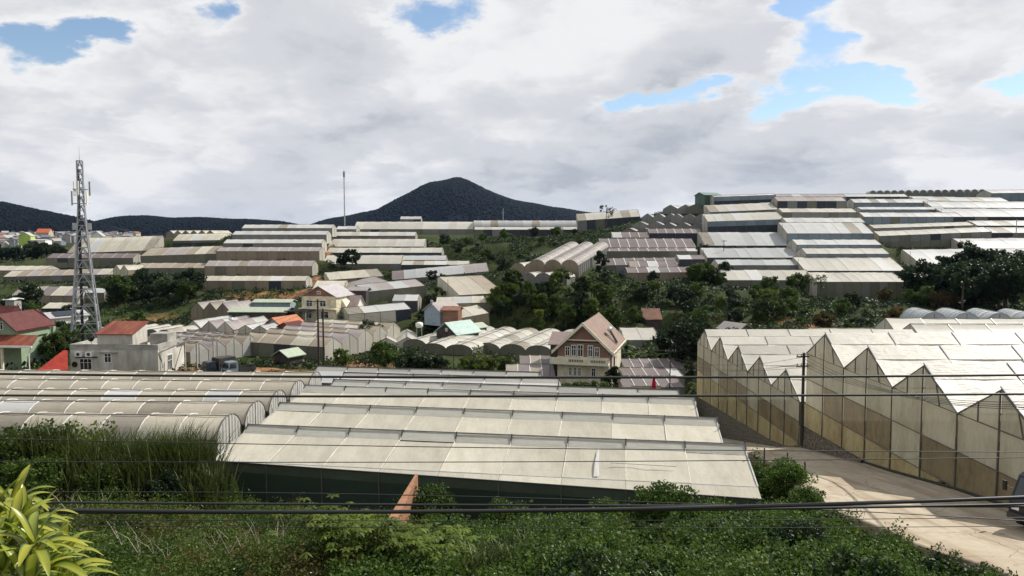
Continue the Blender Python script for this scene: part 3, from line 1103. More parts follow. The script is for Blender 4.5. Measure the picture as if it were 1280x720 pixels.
# mauve terraces in the middle
G = 'mauve terraced greenhouses above the valley trees'
BQ = 'above the valley trees'
spec = [(812, 877, 285.6, 291.5, 297.5, 242, 3.6, W_DARK, 'first'), (752, 870, 298, 309.5, 311, 229, 7, W_GREY, 'second'), (738, 872, 310, 314, 323, 219, 3.4, W_OLIVE, 'third'),
        (731, 848, (325, 319.5), (332, 330.5), 337, 209, 5.5, W_GREY, 'fourth'), (785, 891, (334, 333), (341, 340), 348, 200, 4.0, W_BEIGE, 'fifth')]
for xl, xr, yr, ye, yb, Y, dr, wl, o in spec:
    row(f'mauve greenhouse row with white ribs, {o} from the top {BQ}', xl, xr, yr, ye, yb, Y, dr, MAUVE, wl, kind='gable' if dr < 5 else 'mono', group=G, pitch=3.0, ribw=.13, rib=RIBW, end=PINK)
row('short mauve greenhouse at the left of the topmost mauve row', 766, 811, 290, 297, 299, 240, 4, MAUVE, W_GREY, group=G, pitch=3.0, ribw=.13, rib=RIBW, kind='mono')
row('short mauve greenhouse projecting right beside the fourth mauve row', 849, 881, 318.5, 324, 331.5, 211, 3.5, MAUVE, W_DARK, group=G, pitch=3.0, ribw=.13, rib=RIBW)
row('mauve slanted roof patch between the two lowest mauve rows', 788, 847, 326, 334, 336, 205, 4, MAUVE, W_GREY, group=G, pitch=2.6, ribw=.13, rib=RIBW, kind='mono')
# pair of vaults left of them
p, q = at(676, 344, 192), at(720, 344, 192)
greenhouse('three lilac vaulted tunnels side by side, ribbed, left of the mauve rows', (q.x + .6, 192, q.z), (12, 30, 4.6), 32, 3, 4.5, 2.5, 1.5, 'arch', 1.9, PINK, W_GREY, W_BEIGE, ribw=.12)
gables('four low cream vaults below the lilac tunnels', (644, 708), 356, 182, 4.2, 3, 9, 1.6, 1.2, CREAM2, W_GREY, W_GREY, kind='arch')
gables('pale cream slanting greenhouse left of the lilac tunnels', (636, 672), 345, 196, 4.6, 8, 26, 2.2, 1.2, CREAM2, W_GREY, W_BEIGE, kind='arch')
row('brownish stepped greenhouse between the banana trees and the cream vaults', 574, 630, (346, 343), (369, 366), 371, 178, 12, ROOFB, W_DARK, kind='mono', roofs=[BROWN, GREY], dY=6)
row('cream ridge-roofed greenhouse behind the blue-grey house', 545, 612, (371, 369), (380, 378), 392, 170, 3.5, CREAM, W_BEIGE)
row('small cream pitched shelter right of the blue-grey house', 575, 612, (384, 383), (398, 391), 402, 161, 5, CREAM, W_BEIGE, kind='gable', dY=4)

# right hillside stack
G = 'white greenhouse rows on the right hillside'
BS = 'in the right hillside stack, left column'
spec = [(893, 970, (244.6, 241.8), (246.2, 243.6), 256, 266, 3.0, WHITE, W_BLUE, W_DARK, .52), (888, 973, (256.5, 253), (265.2, 261.6), 267.5, 255, 8, CREAM2, W_GREY, None, .5),
        (885, 981, (267.6, 264.5), (277, 274), 291, 244, 7, CREAM2, W_BLUE, W_DARK, .58), (881, 999, (291.6, 288.8), (307, 307), 308.8, 229, 9, GREY, W_DARK, None, .5),
        (884, 1010, 309.8, 322, 324, 216, 8, GREY, W_DARK, None, .5), (898, 1003, 324.2, 331.5, 338, 206, 4, GREY, W_GREY, None, .5), (908, 1020, (333.5, 341), 350.2, 353.5, 194, 7, CREAM2, W_OLIVE, None, .5)]
for i, (xl, xr, yr, ye, yb, Y, dr, rf, wl, lo, fc) in enumerate(spec):
    row(f'{"pale" if rf is GREY else "white"} greenhouse row, {ORD[i]} from the top {BS}', xl, xr, yr, ye, yb, Y, dr, rf, wl, lo, fc, group=G, kind='gable' if dr < 5 else 'mono', pitch=3.2)
BS = 'in the right hillside stack, middle column'
spec = [(970, 1058, 242.6, 246, 249, 268, 3, PINK, W_BLUE, 'lilac'), (972, 1058, 246, 251.3, 259, 258, 3.6, PINK, W_DARK, 'lilac'), (978, 1071, 260.3, 265.3, 272.5, 248, 4, CREAM2, W_GREY, 'cream'),
        (983, 1082, 272, 278, 279.5, 239, 4, WHITE, W_GREY, 'white'), (984, 1092, 278, 291.8, 299.5, 230, 8, WHITE, W_BLUE, 'white'), (996, 1102, 299.3, 306, 310.5, 219, 4, WHITE, W_BLUE, 'white'),
        (1008, 1112, 310, 317.3, 322, 210, 4, CREAM2, W_BLUE, 'cream'), (1006, 1132, 321.2, 338.4, 341, 201, 9, CREAM2, W_DARK, 'cream'), (1022, 1132, (339.6, 341), 352.3, 375, 189, 7, CREAM2, W_OLIVE, 'cream')]
for i, (xl, xr, yr, ye, yb, Y, dr, rf, wl, cn) in enumerate(spec):
    row(f'{cn} greenhouse row, {ORD[i]} from the top {BS}', xl, xr, yr, ye, yb, Y, dr, rf, wl, group=G, kind='gable' if dr < 5 else 'mono', pitch=2.2 if i == 8 else 3.2)
BS = 'in the right column below the hooped skyline frame'
spec = [(1051, 1135, 242.4, 245.8, 248.5, 296, 3, WHITE, W_DARK, None), (1068, 1165, 248.5, 253.3, 259, 284, 4, WHITE, W_BLUE, None), (1076, 1183, 258.5, 261.8, 266.5, 272, 3.4, WHITE, W_BLUE, None),
        (1080, 1203, 265.5, 271, 279, 259, 4, WHITE, W_BLUE, None), (1093, 1218, (281, 277), (285.3, 281.5), 289, 247, 4, CREAM2, W_GREY, None), (1100, 1240, (288.5, 284), (295, 289.5), 308, 236, 4, CREAM2, W_GREY, W_OLIVE)]
for i, (xl, xr, yr, ye, yb, Y, dr, rf, wl, lo) in enumerate(spec):
    row(f'white greenhouse row, {ORD[i]} from the top {BS}', xl, xr, yr, ye, yb, Y, dr, rf, wl, lo, group=G, pitch=3.2)
BS = 'in the grey-roofed column at the right edge'
spec = [(1145, 1262, (247, 245), (250.5, 252.5), 254, 290, 6), (1166, 1300, (252, 251.5), (259.5, 260), 262, 278, 7), (1186, 1300, (261, 260), (271, 271), 275, 264, 9), (1222, 1300, 275.5, 282, 284, 252, 6),
        (1232, 1300, 284, 291, 297, 243, 6), (1212, 1310, (298, 297), (313, 312), 315, 226, 9), (1150, 1310, (312, 310), (330, 328), 336, 214, 10)]
for i, (xl, xr, yr, ye, yb, Y, dr) in enumerate(spec):
    row(f'broad grey-white roof, {ORD[i]} from the top {BS}', xl, xr, yr, ye, yb, Y, dr, GREY if i < 3 else WHITE, W_DARK, group=G, kind='mono', pitch=4.5, ribw=.06)
row('blue-walled greenhouse on the skyline in the top right corner', 1240, 1320, (238, 236.5), (241.5, 240.5), 252, 300, 5, WHITE, W_BLUE, group=G)
# hooped frame on the skyline
gables('bare hooped greenhouse frames side by side on the skyline at the right', (1094, 1232), 246, 318, 3.0, 1.5, 7, 1.7, 1.5, GREY, W_GREY, W_GREY, kind='arch', ribw=.28, rib=SEAM)

# ------------------------------------------------------------------ valley floor greenhouses
def skewed(label, pa, pb, spans, L, eave, rise, roof, wall, end, kind='gable', pitch=3.5, roofs=None, ribw=.09, rib=SEAM, **k):
    """gable ends along the line pa -> pb (world), ridges run off to the left of that line"""
    d = pb - pa
    d.z = 0
    W = d.length / spans
    yv = d.normalized()
    xv = Vector((yv.y, -yv.x, 0))          # right of the line; ridges run along +x, so start on the left
    P0 = pa - xv * L
    return greenhouse(label, Vector((P0.x, P0.y, pa.z)), xv, L, spans, W, eave, rise, kind, pitch, roof, wall, end, roofs=roofs, ribw=ribw, rib=rib, **k)


def lift(px, Y, z):
    p = at(px, 400, Y)
    return Vector((p.x, Y, z))


skewed('wide brown-striped greenhouse with white gable ends behind the twin poles', lift(405, 133, -2.6), lift(500, 157, -2.6), 5, 19, 2.6, 1.5, BROWN, W_OLIVE, W_WHITE, roofs=[CREAM, CREAM, PINK], ribw=.12, step=.12)
skewed('white-gabled greenhouse with brown roofs behind the parked trucks', lift(236, 127, -2.4), lift(322, 141, -2.4), 4, 17, 2.4, 1.5, BROWN, W_BEIGE, film('film_gable_clear', (.6, .6, .57), clear=.12), roofs=[PINK], ribw=.12)
gables('three beige gabled greenhouses beside the pale green shed', (225, 287), 402, 170, 3.9, 3, 9, 2.5, 1.7, PINK, W_BEIGE, W_BEIGE)
gables('three white peaked plastic roofs behind the parked trucks', (214, 292), 424, 152, 4.6, 4, 12, 1.9, 1.6, WHITE, W_WHITE, W_WHITE, roofs=[PINK])
gables('low white plastic roofs between the peaked ones and the orange-roofed house', (292, 334), 424, 150, 3.6, 2, 8, 1.8, .9, WHITE, W_WHITE, W_WHITE)
gables('row of small cream vaults behind the white building', (94, 214), 428, 142, 3.0, 2, 8, 1.6, .8, CREAM2, W_GREY, W_GREY, kind='arch')
H0 = lift(613, 131, -2.6)
greenhouse('cream vaulted greenhouse with scalloped front left of the brick-gabled house', lift(690, 133, -1.9), (.33, .94, 0), 25, 6, 5.0, 1.0, 1.1, 'arch', 4.0, CREAM2, W_GREY, W_OLIVE, ribw=.06)
gables('low cream vaults continuing left of the scalloped greenhouse', (516, 590), 444, 131, 4.4, 7, 22, .9, .9, CREAM2, W_GREY, W_OLIVE, kind='arch')
gables('cream pleated roofs between the twin poles and the teal-roofed house', (470, 522), 440, 148, 5.0, -2, 14, 1.9, 1.1, CREAM2, W_GREY, W_WHITE, kind='gable')
row('front mauve grid-ribbed greenhouse roof left of the brick-gabled house', 632, 694, 455, 470, 480, 112, 7, MAUVE, W_GREY, kind='mono', pitch=1.7, ribw=.08, rib=RIBW)
row('mauve grid-ribbed greenhouse roof left of the brick-gabled house, back', 650, 690, 444, 456, 462, 120, 6, MAUVE, W_GREY, kind='mono', pitch=1.7, ribw=.08, rib=RIBW)
for i, (ye, yr, Y) in enumerate(((484, 471, 106), (472, 460, 112.5), (461, 448, 119))):
    row(f'mauve grid-ribbed greenhouse roof right of the brick-gabled house, {["front", "middle", "back"][i]}', 779 + i, 856, yr, ye, ye + 14, Y, 6, MAUVE, W_GREY, kind='mono', pitch=1.7, ribw=.08, rib=RIBW)
row('corrugated cream roof behind the banana plants right of the brick house', 781, 826, 409, 425, 432, 148, 8, CREAM2, W_GREY, kind='mono')
row('low cream greenhouse roof beside the two-tone house', 389, 428, 350.5, 364, 374, 186, 6, CREAM, RUST, kind='mono')
row('cream greenhouse with a brown step behind the two-tone house', 412, 480, (339, 337), (350, 345), 355, 200, 7, CREAM, W_BEIGE, kind='mono', dY=6)
row('pinkish sheet-roofed greenhouse right of the two-tone house', 447, 492, (354, 345.5), (366, 353.5), 369, 186, 8, PINK, W_DARK, kind='mono', dY=8)
row('lilac drooping plastic greenhouse above the white tent', 456, 532, (357, 347), (365, 357), 372, 178, 6, PINK, W_OLIVE, kind='mono', dY=8, roofs=[GREY])
row('white tent-like plastic greenhouse behind the round dark shrub', 436, 514, (382, 380), (393, 386), 400, 163, 5, WHITE, W_WHITE, kind='gable', dY=6)
row('pale grey roof strip left of the blue-grey house', 490, 522, 368, 376, 380, 176, 4, GREY, W_GREY)
# brown crop nets on the terrace right
row('rumpled brown crop net on the terrace below the path', 1030, 1140, (409, 411), (421, 421), 424, 131, 8, film('net_crop', (.42, .38, .26), amt=.7, dirt=(.22, .20, .12), transl=.3), W_OLIVE, kind='mono', pitch=2.5)
# ------------------------------------------------------------------ terrain
# bank below the viewpoint
for x, y, z in ((-60, 0, 15), (-20, 0, 15.5), (0, 0, 15.5), (20, 0, 13), (-50, 15, 10.8), (-15, 14, 11.2), (0, 14, 10.4), (12, 14, 10.0), (-40, 27, 7.8), (-20, 27, 7.6), (-8, 27, 7.4), (4, 27, 7.3), (14, 27, 7.0),
                (-40, 36, 6.0), (-20, 36, 5.6), (-8, 36, 4.7), (4, 36, 4.6), (12, 36, 4.9), (-36, 44, 5.2), (-29, 44, 5.0), (-21, 45, 4.0), (-14, 43, 3.2), (-6, 42, 2.9), (4, 41, 3.3), (12, 41, 3.9), (15.8, 44.5, 3.5),
                (-22, 51.0, 1.9), (-14, 50, 1.2), (-6, 48.3, .9), (2, 46.6, 1.9), (9, 45.0, 2.7), (14, 44.0, 3.2), (17.3, 50, 2.6),
                (-40, 52, 3.2), (-31, 52, 3.0), (-26, 52, 2.6), (-40, 58, .6), (-30, 58, .4), (-80, 40, 5), (-80, 60, 0), (17, 33, 5.2), (17.5, 26, 6.6), (18.5, 58, 1.2), (18.5, 70, 0.0), (18.5, 85, -1.5), (12, 98, -3.2),
                (-62, 98, -1.5), (5, 105, -4.2), (16, 108, -4.3), (24, 112, -4.2), (-30, 115, -3.2), (-45, 120, -2.8), (-10, 118, -3.6), (-80, 110, -1.5), (-100, 140, 0), (30, 125, -2.5), (45, 128, -.5)):
    cp(x, y, z)
for x in (-47, -42, -36, -31):
    for y in (99, 104, 109):
        cp(x, y, .2)
for y in range(4, 116, 5):
    for x in (road_l(y) + .5, 24, 27.5) + ((32, 38) if y < 36 else ()):
        cp(x, y, road_z(y) - .3)
for px, py, Y in ((640, 402, 152), (700, 398, 155), (800, 400, 158), (860, 412, 140), (930, 412, 142), (1000, 412, 146), (1080, 404, 150), (1150, 405, 152), (880, 388, 172), (960, 386, 176), (1030, 382, 179), (1130, 378, 181),
                  (1200, 385, 172), (1270, 385, 170), (1180, 375, 188), (1250, 365, 195), (640, 372, 172), (720, 368, 178), (760, 358, 188), (830, 356, 190), (560, 330, 245), (600, 325, 252), (650, 322, 255), (700, 318, 258),
                  (560, 305, 280), (620, 303, 284), (690, 300, 286), (720, 294, 294), (745, 290, 290), (600, 345, 225), (640, 352, 212), (660, 340, 222), (180, 378, 205), (150, 392, 190), (200, 405, 178), (240, 372, 208),
                  (300, 376, 205), (350, 385, 195), (20, 330, 350), (60, 322, 370), (0, 312, 430), (80, 308, 430), (30, 395, 170), (60, 410, 150), (20, 448, 118), (60, 452, 116), (500, 408, 150), (440, 404, 158), (560, 405, 156),
                  (430, 378, 172), (350, 410, 160), (130, 420, 150), (450, 452, 128), (540, 456, 124), (600, 456, 122), (1000, 372, 186)):
    cp_px(px, py, Y)
for x in range(-900, 901, 60):
    cp(x, 440, 11)
    cp(x, 520, 10)
for x in range(-60, 330, 30):
    cp(x, 375, 18)
for x in (-260, -210, -170):
    for y in (150, 220, 300):
        cp(x, y, 4)
for x in (200, 260, 330):
    for y in (60, 120):
        cp(x, y, 3)
    for y in (200, 260, 320):
        cp(x, y, 10 + (y - 200) * .22)
for x in (-3000, -1500, -600, 0, 600, 1500, 3000):
    for y in (700, 1200, 2500, 5000, 9000):
        cp(x, y, 10)
for x in (-2000, -300, 300, 2000):
    cp(x, -200, 12)


def grow(a, b, step, lim, f=1.35):
    r = []
    s = step
    v = b
    while v < lim:
        v += s
        r.append(v)
        s *= f
    return r


def axis(a, b, step, lo, hi):
    core = list(np.arange(a, b + .01, step))
    up = grow(a, b, step, hi)
    dn = [a - (v - b) for v in grow(a, b, step, b + (a - lo))]
    return np.array(dn[::-1] + core + up)


TX = axis(-150, 190, 2.0, -6000, 6000)
TY = axis(4, 330, 2.0, -300, 9000)
gx, gy = np.meshgrid(TX, TY)
Q = np.stack([gx.ravel(), gy.ravel()], 1)
C = np.array(CPS)
TZ = np.empty(len(Q))
for i in range(0, len(Q), 4000):
    q = Q[i:i + 4000]
    d2 = (q[:, None, 0] - C[None, :, 0]) ** 2 + (q[:, None, 1] - C[None, :, 1]) ** 2
    w = 1 / (d2 + 3.0) ** 2
    TZ[i:i + 4000] = (w * C[None, :, 2]).sum(1) / w.sum(1)
occ = np.zeros(len(Q), bool)
for (ox, oy, axx, axy, ayx, ayy, L_, D_, zf, mg) in FOOT:
    dx, dy = Q[:, 0] - ox, Q[:, 1] - oy
    u, v = dx * axx + dy * axy, dx * ayx + dy * ayy
    ins = (u > -mg) & (u < L_ + mg) & (v > -mg) & (v < D_ + mg * .3)
    if ins.any():
        zz = np.array([zf(min(max(a, 0), L_), min(max(b, 0), D_)) for a, b in zip(u[ins], v[ins])])
        TZ[ins] = np.minimum(TZ[ins], zz) if True else zz
        occ[ins] = True
rl = np.array([road_l(v) for v in TY])
for j, y in enumerate(TY):
    if -40 < y < 113:
        sl_ = slice(j * len(TX), (j + 1) * len(TX))
        xx = TX
        on = (xx > rl[j] + .2) & (xx < (29.5 if y > 37.2 else 39))
        z = TZ[sl_]
        z[on] = road_z(y) - .3
        side = (xx <= rl[j] + .2) & (xx > rl[j] - 4)
        z[side] = np.minimum(z[side], road_z(y) - .75)
        TZ[sl_] = z
        if y > 62:
            occ[sl_] |= (xx > rl[j] - .6) & (xx < 29.5)
TZG = TZ.reshape(len(TY), len(TX))
OCG = occ.reshape(len(TY), len(TX))


def tz_np(x, y):
    x = np.asarray(x, float)
    y = np.asarray(y, float)
    i = np.clip(np.searchsorted(TX, x) - 1, 0, len(TX) - 2)
    j = np.clip(np.searchsorted(TY, y) - 1, 0, len(TY) - 2)
    u = (x - TX[i]) / (TX[i + 1] - TX[i])
    v = (y - TY[j]) / (TY[j + 1] - TY[j])
    return (TZG[j, i] * (1 - u) + TZG[j, i + 1] * u) * (1 - v) + (TZG[j + 1, i] * (1 - u) + TZG[j + 1, i + 1] * u) * v


def tz(x, y):
    return float(tz_np([x], [y])[0])


def occ_np(x, y):
    i = np.clip(np.searchsorted(TX, x) - 1, 0, len(TX) - 2)
    j = np.clip(np.searchsorted(TY, y) - 1, 0, len(TY) - 2)
    return OCG[j, i] | OCG[j, i + 1] | OCG[j + 1, i] | OCG[j + 1, i + 1]


nx, ny = len(TX), len(TY)
ii = np.arange(nx * ny).reshape(ny, nx)
Fq = np.stack([ii[:-1, :-1].ravel(), ii[:-1, 1:].ravel(), ii[1:, 1:].ravel(), ii[1:, :-1].ravel()], 1)
me = np_mesh('ground', np.column_stack([Q, TZ]), Fq, True)
soil = np.zeros(len(Q), np.float32)
for (px, py, Y, r) in ((196, 402, 178, 7), (384, 372, 205, 3.5), (396, 345, 226, 3), (402, 325, 246, 3), (406, 306, 262, 3), (412, 292, 278, 3), (330, 372, 208, 5), (360, 376, 204, 5), (300, 372, 208, 3),
                       (390, 385, 192, 4), (270, 452, 118, 7), (300, 456, 112, 8), (340, 452, 118, 5), (225, 455, 110, 5), (450, 455, 124, 6), (470, 452, 126, 4), (30, 463, 104, 6), (10, 466, 100, 5), (60, 402, 160, 4),
                       (75, 392, 172, 3), (930, 404, 150, 4), (1000, 400, 155, 5), (700, 320, 256, 3), (1100, 372, 184, 6), (640, 372, 175, 2)):
    p = at(px, py, Y)
    soil = np.maximum(soil, np.clip(1.5 - np.hypot(Q[:, 0] - p.x, Q[:, 1] - p.y) / r, 0, 1))
at_ = me.attributes.new('soil', 'FLOAT', 'POINT')
at_.data.foreach_set('value', soil)


def ground_mat():
    t = NT('ground_grass_soil')
    p = t.pos()
    a = t.noise(p, .12, 6, .6)
    b = t.noise(p, 1.1, 6, .65)
    c = t.mix(t.rng(a, .35, .65, 0, 1), (.018, .032, .009), (.045, .058, .018))
    c = t.mix(t.rng(b, .50, .75, 0, .75), c, (.075, .058, .034))
    at2 = t.n('ShaderNodeAttribute', attribute_name='soil')
    f = t.n('ShaderNodeMath', operation='MULTIPLY')
    t.l(at2.outputs['Fac'], f.inputs[0])
    t.l(t.rng(b, .3, .55, .25, 1), f.inputs[1])
    e = t.mix(t.rng(b, .3, .7, 0, 1), (.20, .085, .04), (.36, .19, .10))
    c = t.mix(f.outputs[0], c, e)
    d = t.bsdf(c, .95, .1)
    t.l(t.bump(b, .8, .25), d.inputs['Normal'])
    return t.done(d.outputs[0])


tag(obj('ground', me, ground_mat()), kind='structure')

# ------------------------------------------------------------------ road
def road_mat():
    t = NT('road_concrete')
    p = t.pos()
    a = t.noise(p, .22, 6, .6)
    b = t.noise(p, 2.2, 6, .7)
    c = t.mix(t.rng(a, .35, .65, 0, 1), (.35, .295, .215), (.43, .38, .295))
    c = t.mix(t.rng(b, .45, .8, 0, .6), c, (.30, .215, .13))
    tr_ = t.noise(p, 1.0, 5, .6, (.8, .045, .5))
    c = t.mix(t.rng(tr_, .47, .62, 0, .75), c, (.24, .185, .125))
    c = t.mix(t.rng(t.noise(p, .55, 6, .7), .58, .72, 0, .6), c, (.20, .15, .095))
    v = t.n('ShaderNodeTexVoronoi', feature='DISTANCE_TO_EDGE')
    v.inputs['Scale'].default_value = .23
    q = t.n('ShaderNodeVectorMath', operation='ADD')
    t.l(p, q.inputs[0])
    nz = t.n('ShaderNodeTexNoise')
    nz.inputs['Scale'].default_value = .9
    nz.inputs['Detail'].default_value = 5
    t.l(p, nz.inputs['Vector'])
    t.l(nz.outputs['Color'], q.inputs[1])
    t.l(q.outputs[0], v.inputs['Vector'])
    c = t.mix(t.rng(v.outputs['Distance'], 0, .008, .75, 0), c, (.10, .08, .06))
    d = t.bsdf(c, .9, .2)
    t.l(t.bump(b, .4, .03), d.inputs['Normal'])
    return t.done(d.outputs[0])


RM = road_mat()
ys = np.arange(-30, 104, 2.0)
V, F = [], []
nxr = 9
for y in ys:
    a, b = road_l(y), (ROAD_R + .25 if y > 37 else 37.0)
    for k in range(nxr):
        t_ = k / (nxr - 1)
        wob = .18 * math.sin(y * .9) + .12 * math.sin(y * 2.3 + 1) if k == 0 else 0
        V.append((a + (b - a) * t_ + wob, y, road_z(y) + .05 * math.sin(t_ * math.pi)))
for j in range(len(ys) - 1):
    for k in range(nxr - 1):
        i = j * nxr + k
        F.append((i, i + 1, i + nxr + 1, i + nxr))
road = tag(obj('road', np_mesh('road', V, F, True), RM), kind='structure')
# retaining edge on the left of the road
V, F = [], []
for y in ys:
    a = road_l(y) + .18 * math.sin(y * .9) + .12 * math.sin(y * 2.3 + 1)
    z = road_z(y)
    V += [(a - .02, y, z - 1.9), (a - .02, y, z + .03), (a + .28, y, z + .03), (a + .28, y, z - .3)]
for j in range(len(ys) - 1):
    for k in range(3):
        i = j * 4 + k
        F.append((i, i + 4, i + 5, i + 1))
obj('retaining_edge', np_mesh('retaining_edge', V, F), solid('edge_concrete_shaded', (.20, .165, .12), .95, .1, var=.45, nsc=1.6, dirt=(.07, .06, .045), damt=.8), road)  # darker than the road so its colour carries the side's shade


def stone_mat():
    t = NT('rubble_stone')
    p = t.pos()
    v = t.n('ShaderNodeTexVoronoi', feature='F1')
    v.inputs['Scale'].default_value = 3.2
    t.l(p, v.inputs['Vector'])
    e = t.n('ShaderNodeTexVoronoi', feature='DISTANCE_TO_EDGE')
    e.inputs['Scale'].default_value = 3.2
    t.l(p, e.inputs['Vector'])
    c = t.mix(t.rng(v.outputs['Distance'], 0, .6, 0, 1), (.20, .165, .12), (.10, .085, .065))
    c = t.mix(t.rng(e.outputs['Distance'], 0, .06, 1, 0), c, (.03, .026, .02))
    d = t.bsdf(c, .9, .2)
    t.l(t.bump(e.outputs['Distance'], 1, .12), d.inputs['Normal'])
    return t.done(d.outputs[0])


STONE = stone_mat()
# rubble plinth walls under the road side of the big greenhouses
for lab, y0, y1, h in (('dark rubble stone plinth under the lower road greenhouse', 71.5, 111, 1.5), ('dark rubble stone plinth beside the utility pole', 58, 70.8, 1.2)):
    V, F = [], []
    n = int((y1 - y0) / 1.0)
    for k in range(n + 1):
        y = y0 + (y1 - y0) * k / n
        z = road_z(y)
        hh = max(.15, film_base(y) + .22 - z)
        xw = 27.78
        V += [(xw - .22, y, z - .4), (xw - .06, y, z + hh), (xw + .16, y, z + hh), (xw + .16, y, z - .4)]
    for k in range(n):
        for q in range(3):
            i = k * 4 + q
            F.append((i, i + 4, i + 5, i + 1))
    w = tag(obj('stone_wall', np_mesh('stone_wall', V, F), STONE), lab, 'wall')

# footpath on the right hillside
pts = [at(985, 385, 178), at(1010, 383.5, 179), at(1050, 381, 181), at(1090, 378.5, 183), at(1118, 377, 184)]
m = MB()
for a, b in zip(pts[:-1], pts[1:]):
    m.poly([a + Vector((0, -.6, .35)), b + Vector((0, -.6, .35)), b + Vector((0, .7, .55)), a + Vector((0, .7, .55))])
    m.poly([a + Vector((0, -.6, -.8)), b + Vector((0, -.6, -.8)), b + Vector((0, -.6, .35)), a + Vector((0, -.6, .35))])
tag(m.build('path', solid('path_pale', (.50, .45, .36), .9)), kind='structure')

# ------------------------------------------------------------------ far mountains and haze
def mountain(name, label, prof, Y, depth, base, seed, ntree, lump=6.0):
    """prof: list of (px, py) skyline points; a real ridge with slopes to both sides"""
    g = np.random.default_rng(seed)
    P_ = [at(a, b + 1.6, Y) for a, b in prof]
    X = np.array([p.x for p in P_])
    Z = np.array([p.z for p in P_])
    xs = np.linspace(X[0], X[-1], 150)
    zs = np.interp(xs, X, Z)
    k = np.ones(5) / 5
    zs = np.convolve(np.pad(zs, 2, 'edge'), k, 'valid')
    ts = np.linspace(-1, 1, 61)
    xx, tt = np.meshgrid(xs, ts)
    hh = (zs[None, :] - base) * np.clip(np.cos(tt * math.pi / 2), 0, 1) ** .9
    yy = Y + tt * depth
    ph = g.uniform(0, 6.28, 8)
    fold = sum(np.sin(xx * f + ph[i] + tt * q) for i, (f, q) in enumerate(((.012, 2), (.021, -3), (.034, 4), (.055, -5)))) * .25
    hh = hh * (1 + .10 * fold * np.abs(tt) * (1 - np.abs(tt)) * 4)
    zz = base + hh
    n0, n1 = xx.shape
    ii = np.arange(n0 * n1).reshape(n0, n1)
    F = np.stack([ii[:-1, :-1].ravel(), ii[:-1, 1:].ravel(), ii[1:, 1:].ravel(), ii[1:, :-1].ravel()], 1)
    o = tag(obj(name, np_mesh(name, np.stack([xx.ravel(), yy.ravel(), zz.ravel()], 1), F, True), F_MOUNT), kind='structure')
    # forest cover: lumpy crowns
    n = ntree
    u = g.random(n) * (n1 - 1)
    v = (.08 + .47 * g.random(n) ** .6) * (n0 - 1)
    a, b = u.astype(int), v.astype(int)
    pos = np.stack([np.interp(u, np.arange(n1), xs), np.interp(v, np.arange(n0), Y + ts * depth), zz[b, a] * (1 - (v - b)) + zz[np.minimum(b + 1, n0 - 1), a] * (v - b)], 1)
    octa = np.array([(1, 0, .4), (.3, .95, .3), (-.8, .6, .5), (-.8, -.6, .35), (.3, -.95, .45), (0.1, 0, 1.25), (0, 0, -.6)])
    fc = np.array([(0, 1, 5), (1, 2, 5), (2, 3, 5), (3, 4, 5), (4, 0, 5), (1, 0, 6), (2, 1, 6), (3, 2, 6), (4, 3, 6), (0, 4, 6)])
    sz = lump * g.uniform(.55, 1.35, (n, 1, 1))
    ang = g.random(n) * 6.28
    ca, sa = np.cos(ang)[:, None], np.sin(ang)[:, None]
    ox = octa[None, :, 0] * ca - octa[None, :, 1] * sa
    oy = octa[None, :, 0] * sa + octa[None, :, 1] * ca
    VV = pos[:, None, :] + np.stack([ox, oy, np.broadcast_to(octa[None, :, 2], ox.shape)], 2) * sz
    FF = (fc[None] + (np.arange(n) * 7)[:, None, None]).reshape(-1, 3)
    tag(obj(name + '_forest', np_mesh(name + '_forest', VV.reshape(-1, 3), FF, True), F_MOUNT), label, 'forest', kind='stuff')
    return o


mountain('mountain', 'dark forest covering the cone-shaped mountain', [(385, 285), (399, 281), (420, 273.5), (442, 269), (474, 263), (492, 255), (511, 242.5), (530, 233.5), (549, 228), (562, 223.5), (570, 221), (577, 223), (586, 227), (605, 236.5), (620, 244.5),
                                                                                  (639, 250), (661, 255), (686, 259), (708, 262), (730, 266), (765, 274)], 2600, 430, 5, 3, 22000, 5)
mountain('hill', 'dark forest on the long low hill left of the mountain', [(60, 290), (105, 281), (135, 276), (160, 271), (185, 270), (215, 273), (250, 272), (285, 274), (320, 275.5), (350, 277), (375, 282)], 2300, 330, 5, 5, 10000, 4.5)
mountain('hill', 'dark forest on the sloping hill at the far left edge', [(-160, 244), (-60, 247), (0, 253), (30, 259), (60, 266), (90, 272), (125, 281), (150, 290)], 1900, 300, 5, 8, 9000, 4)
# ------------------------------------------------------------------ houses
def window(parent, x, y, z, w, h, nrm='front', name='window', mull=1, arch=False):
    """frame + pane set on a wall whose outer face is at y (front) or x (right side)"""
    m = MB()
    t = .09
    m.box(-w / 2, w / 2, -.05, .03, 0, t).box(-w / 2, w / 2, -.05, .03, h - t, h)
    m.box(-w / 2, -w / 2 + t, -.05, .03, t, h - t).box(w / 2 - t, w / 2, -.05, .03, t, h - t)
    for k in range(mull):
        xx = -w / 2 + w * (k + 1) / (mull + 1)
        m.box(xx - .03, xx + .03, -.045, .03, t, h - t)
    m.box(-w / 2 + t, w / 2 - t, -.042, .03, h * .62, h * .62 + .05)
    o = m.build(name, WFRAME, parent, (x, y, z), rot=(0, 0, 0) if nrm == 'front' else (0, 0, math.pi / 2))
    MB().box(-w / 2 + t, w / 2 - t, -.015, .02, t, h - t).build('pane', GLASS, o)
    return o


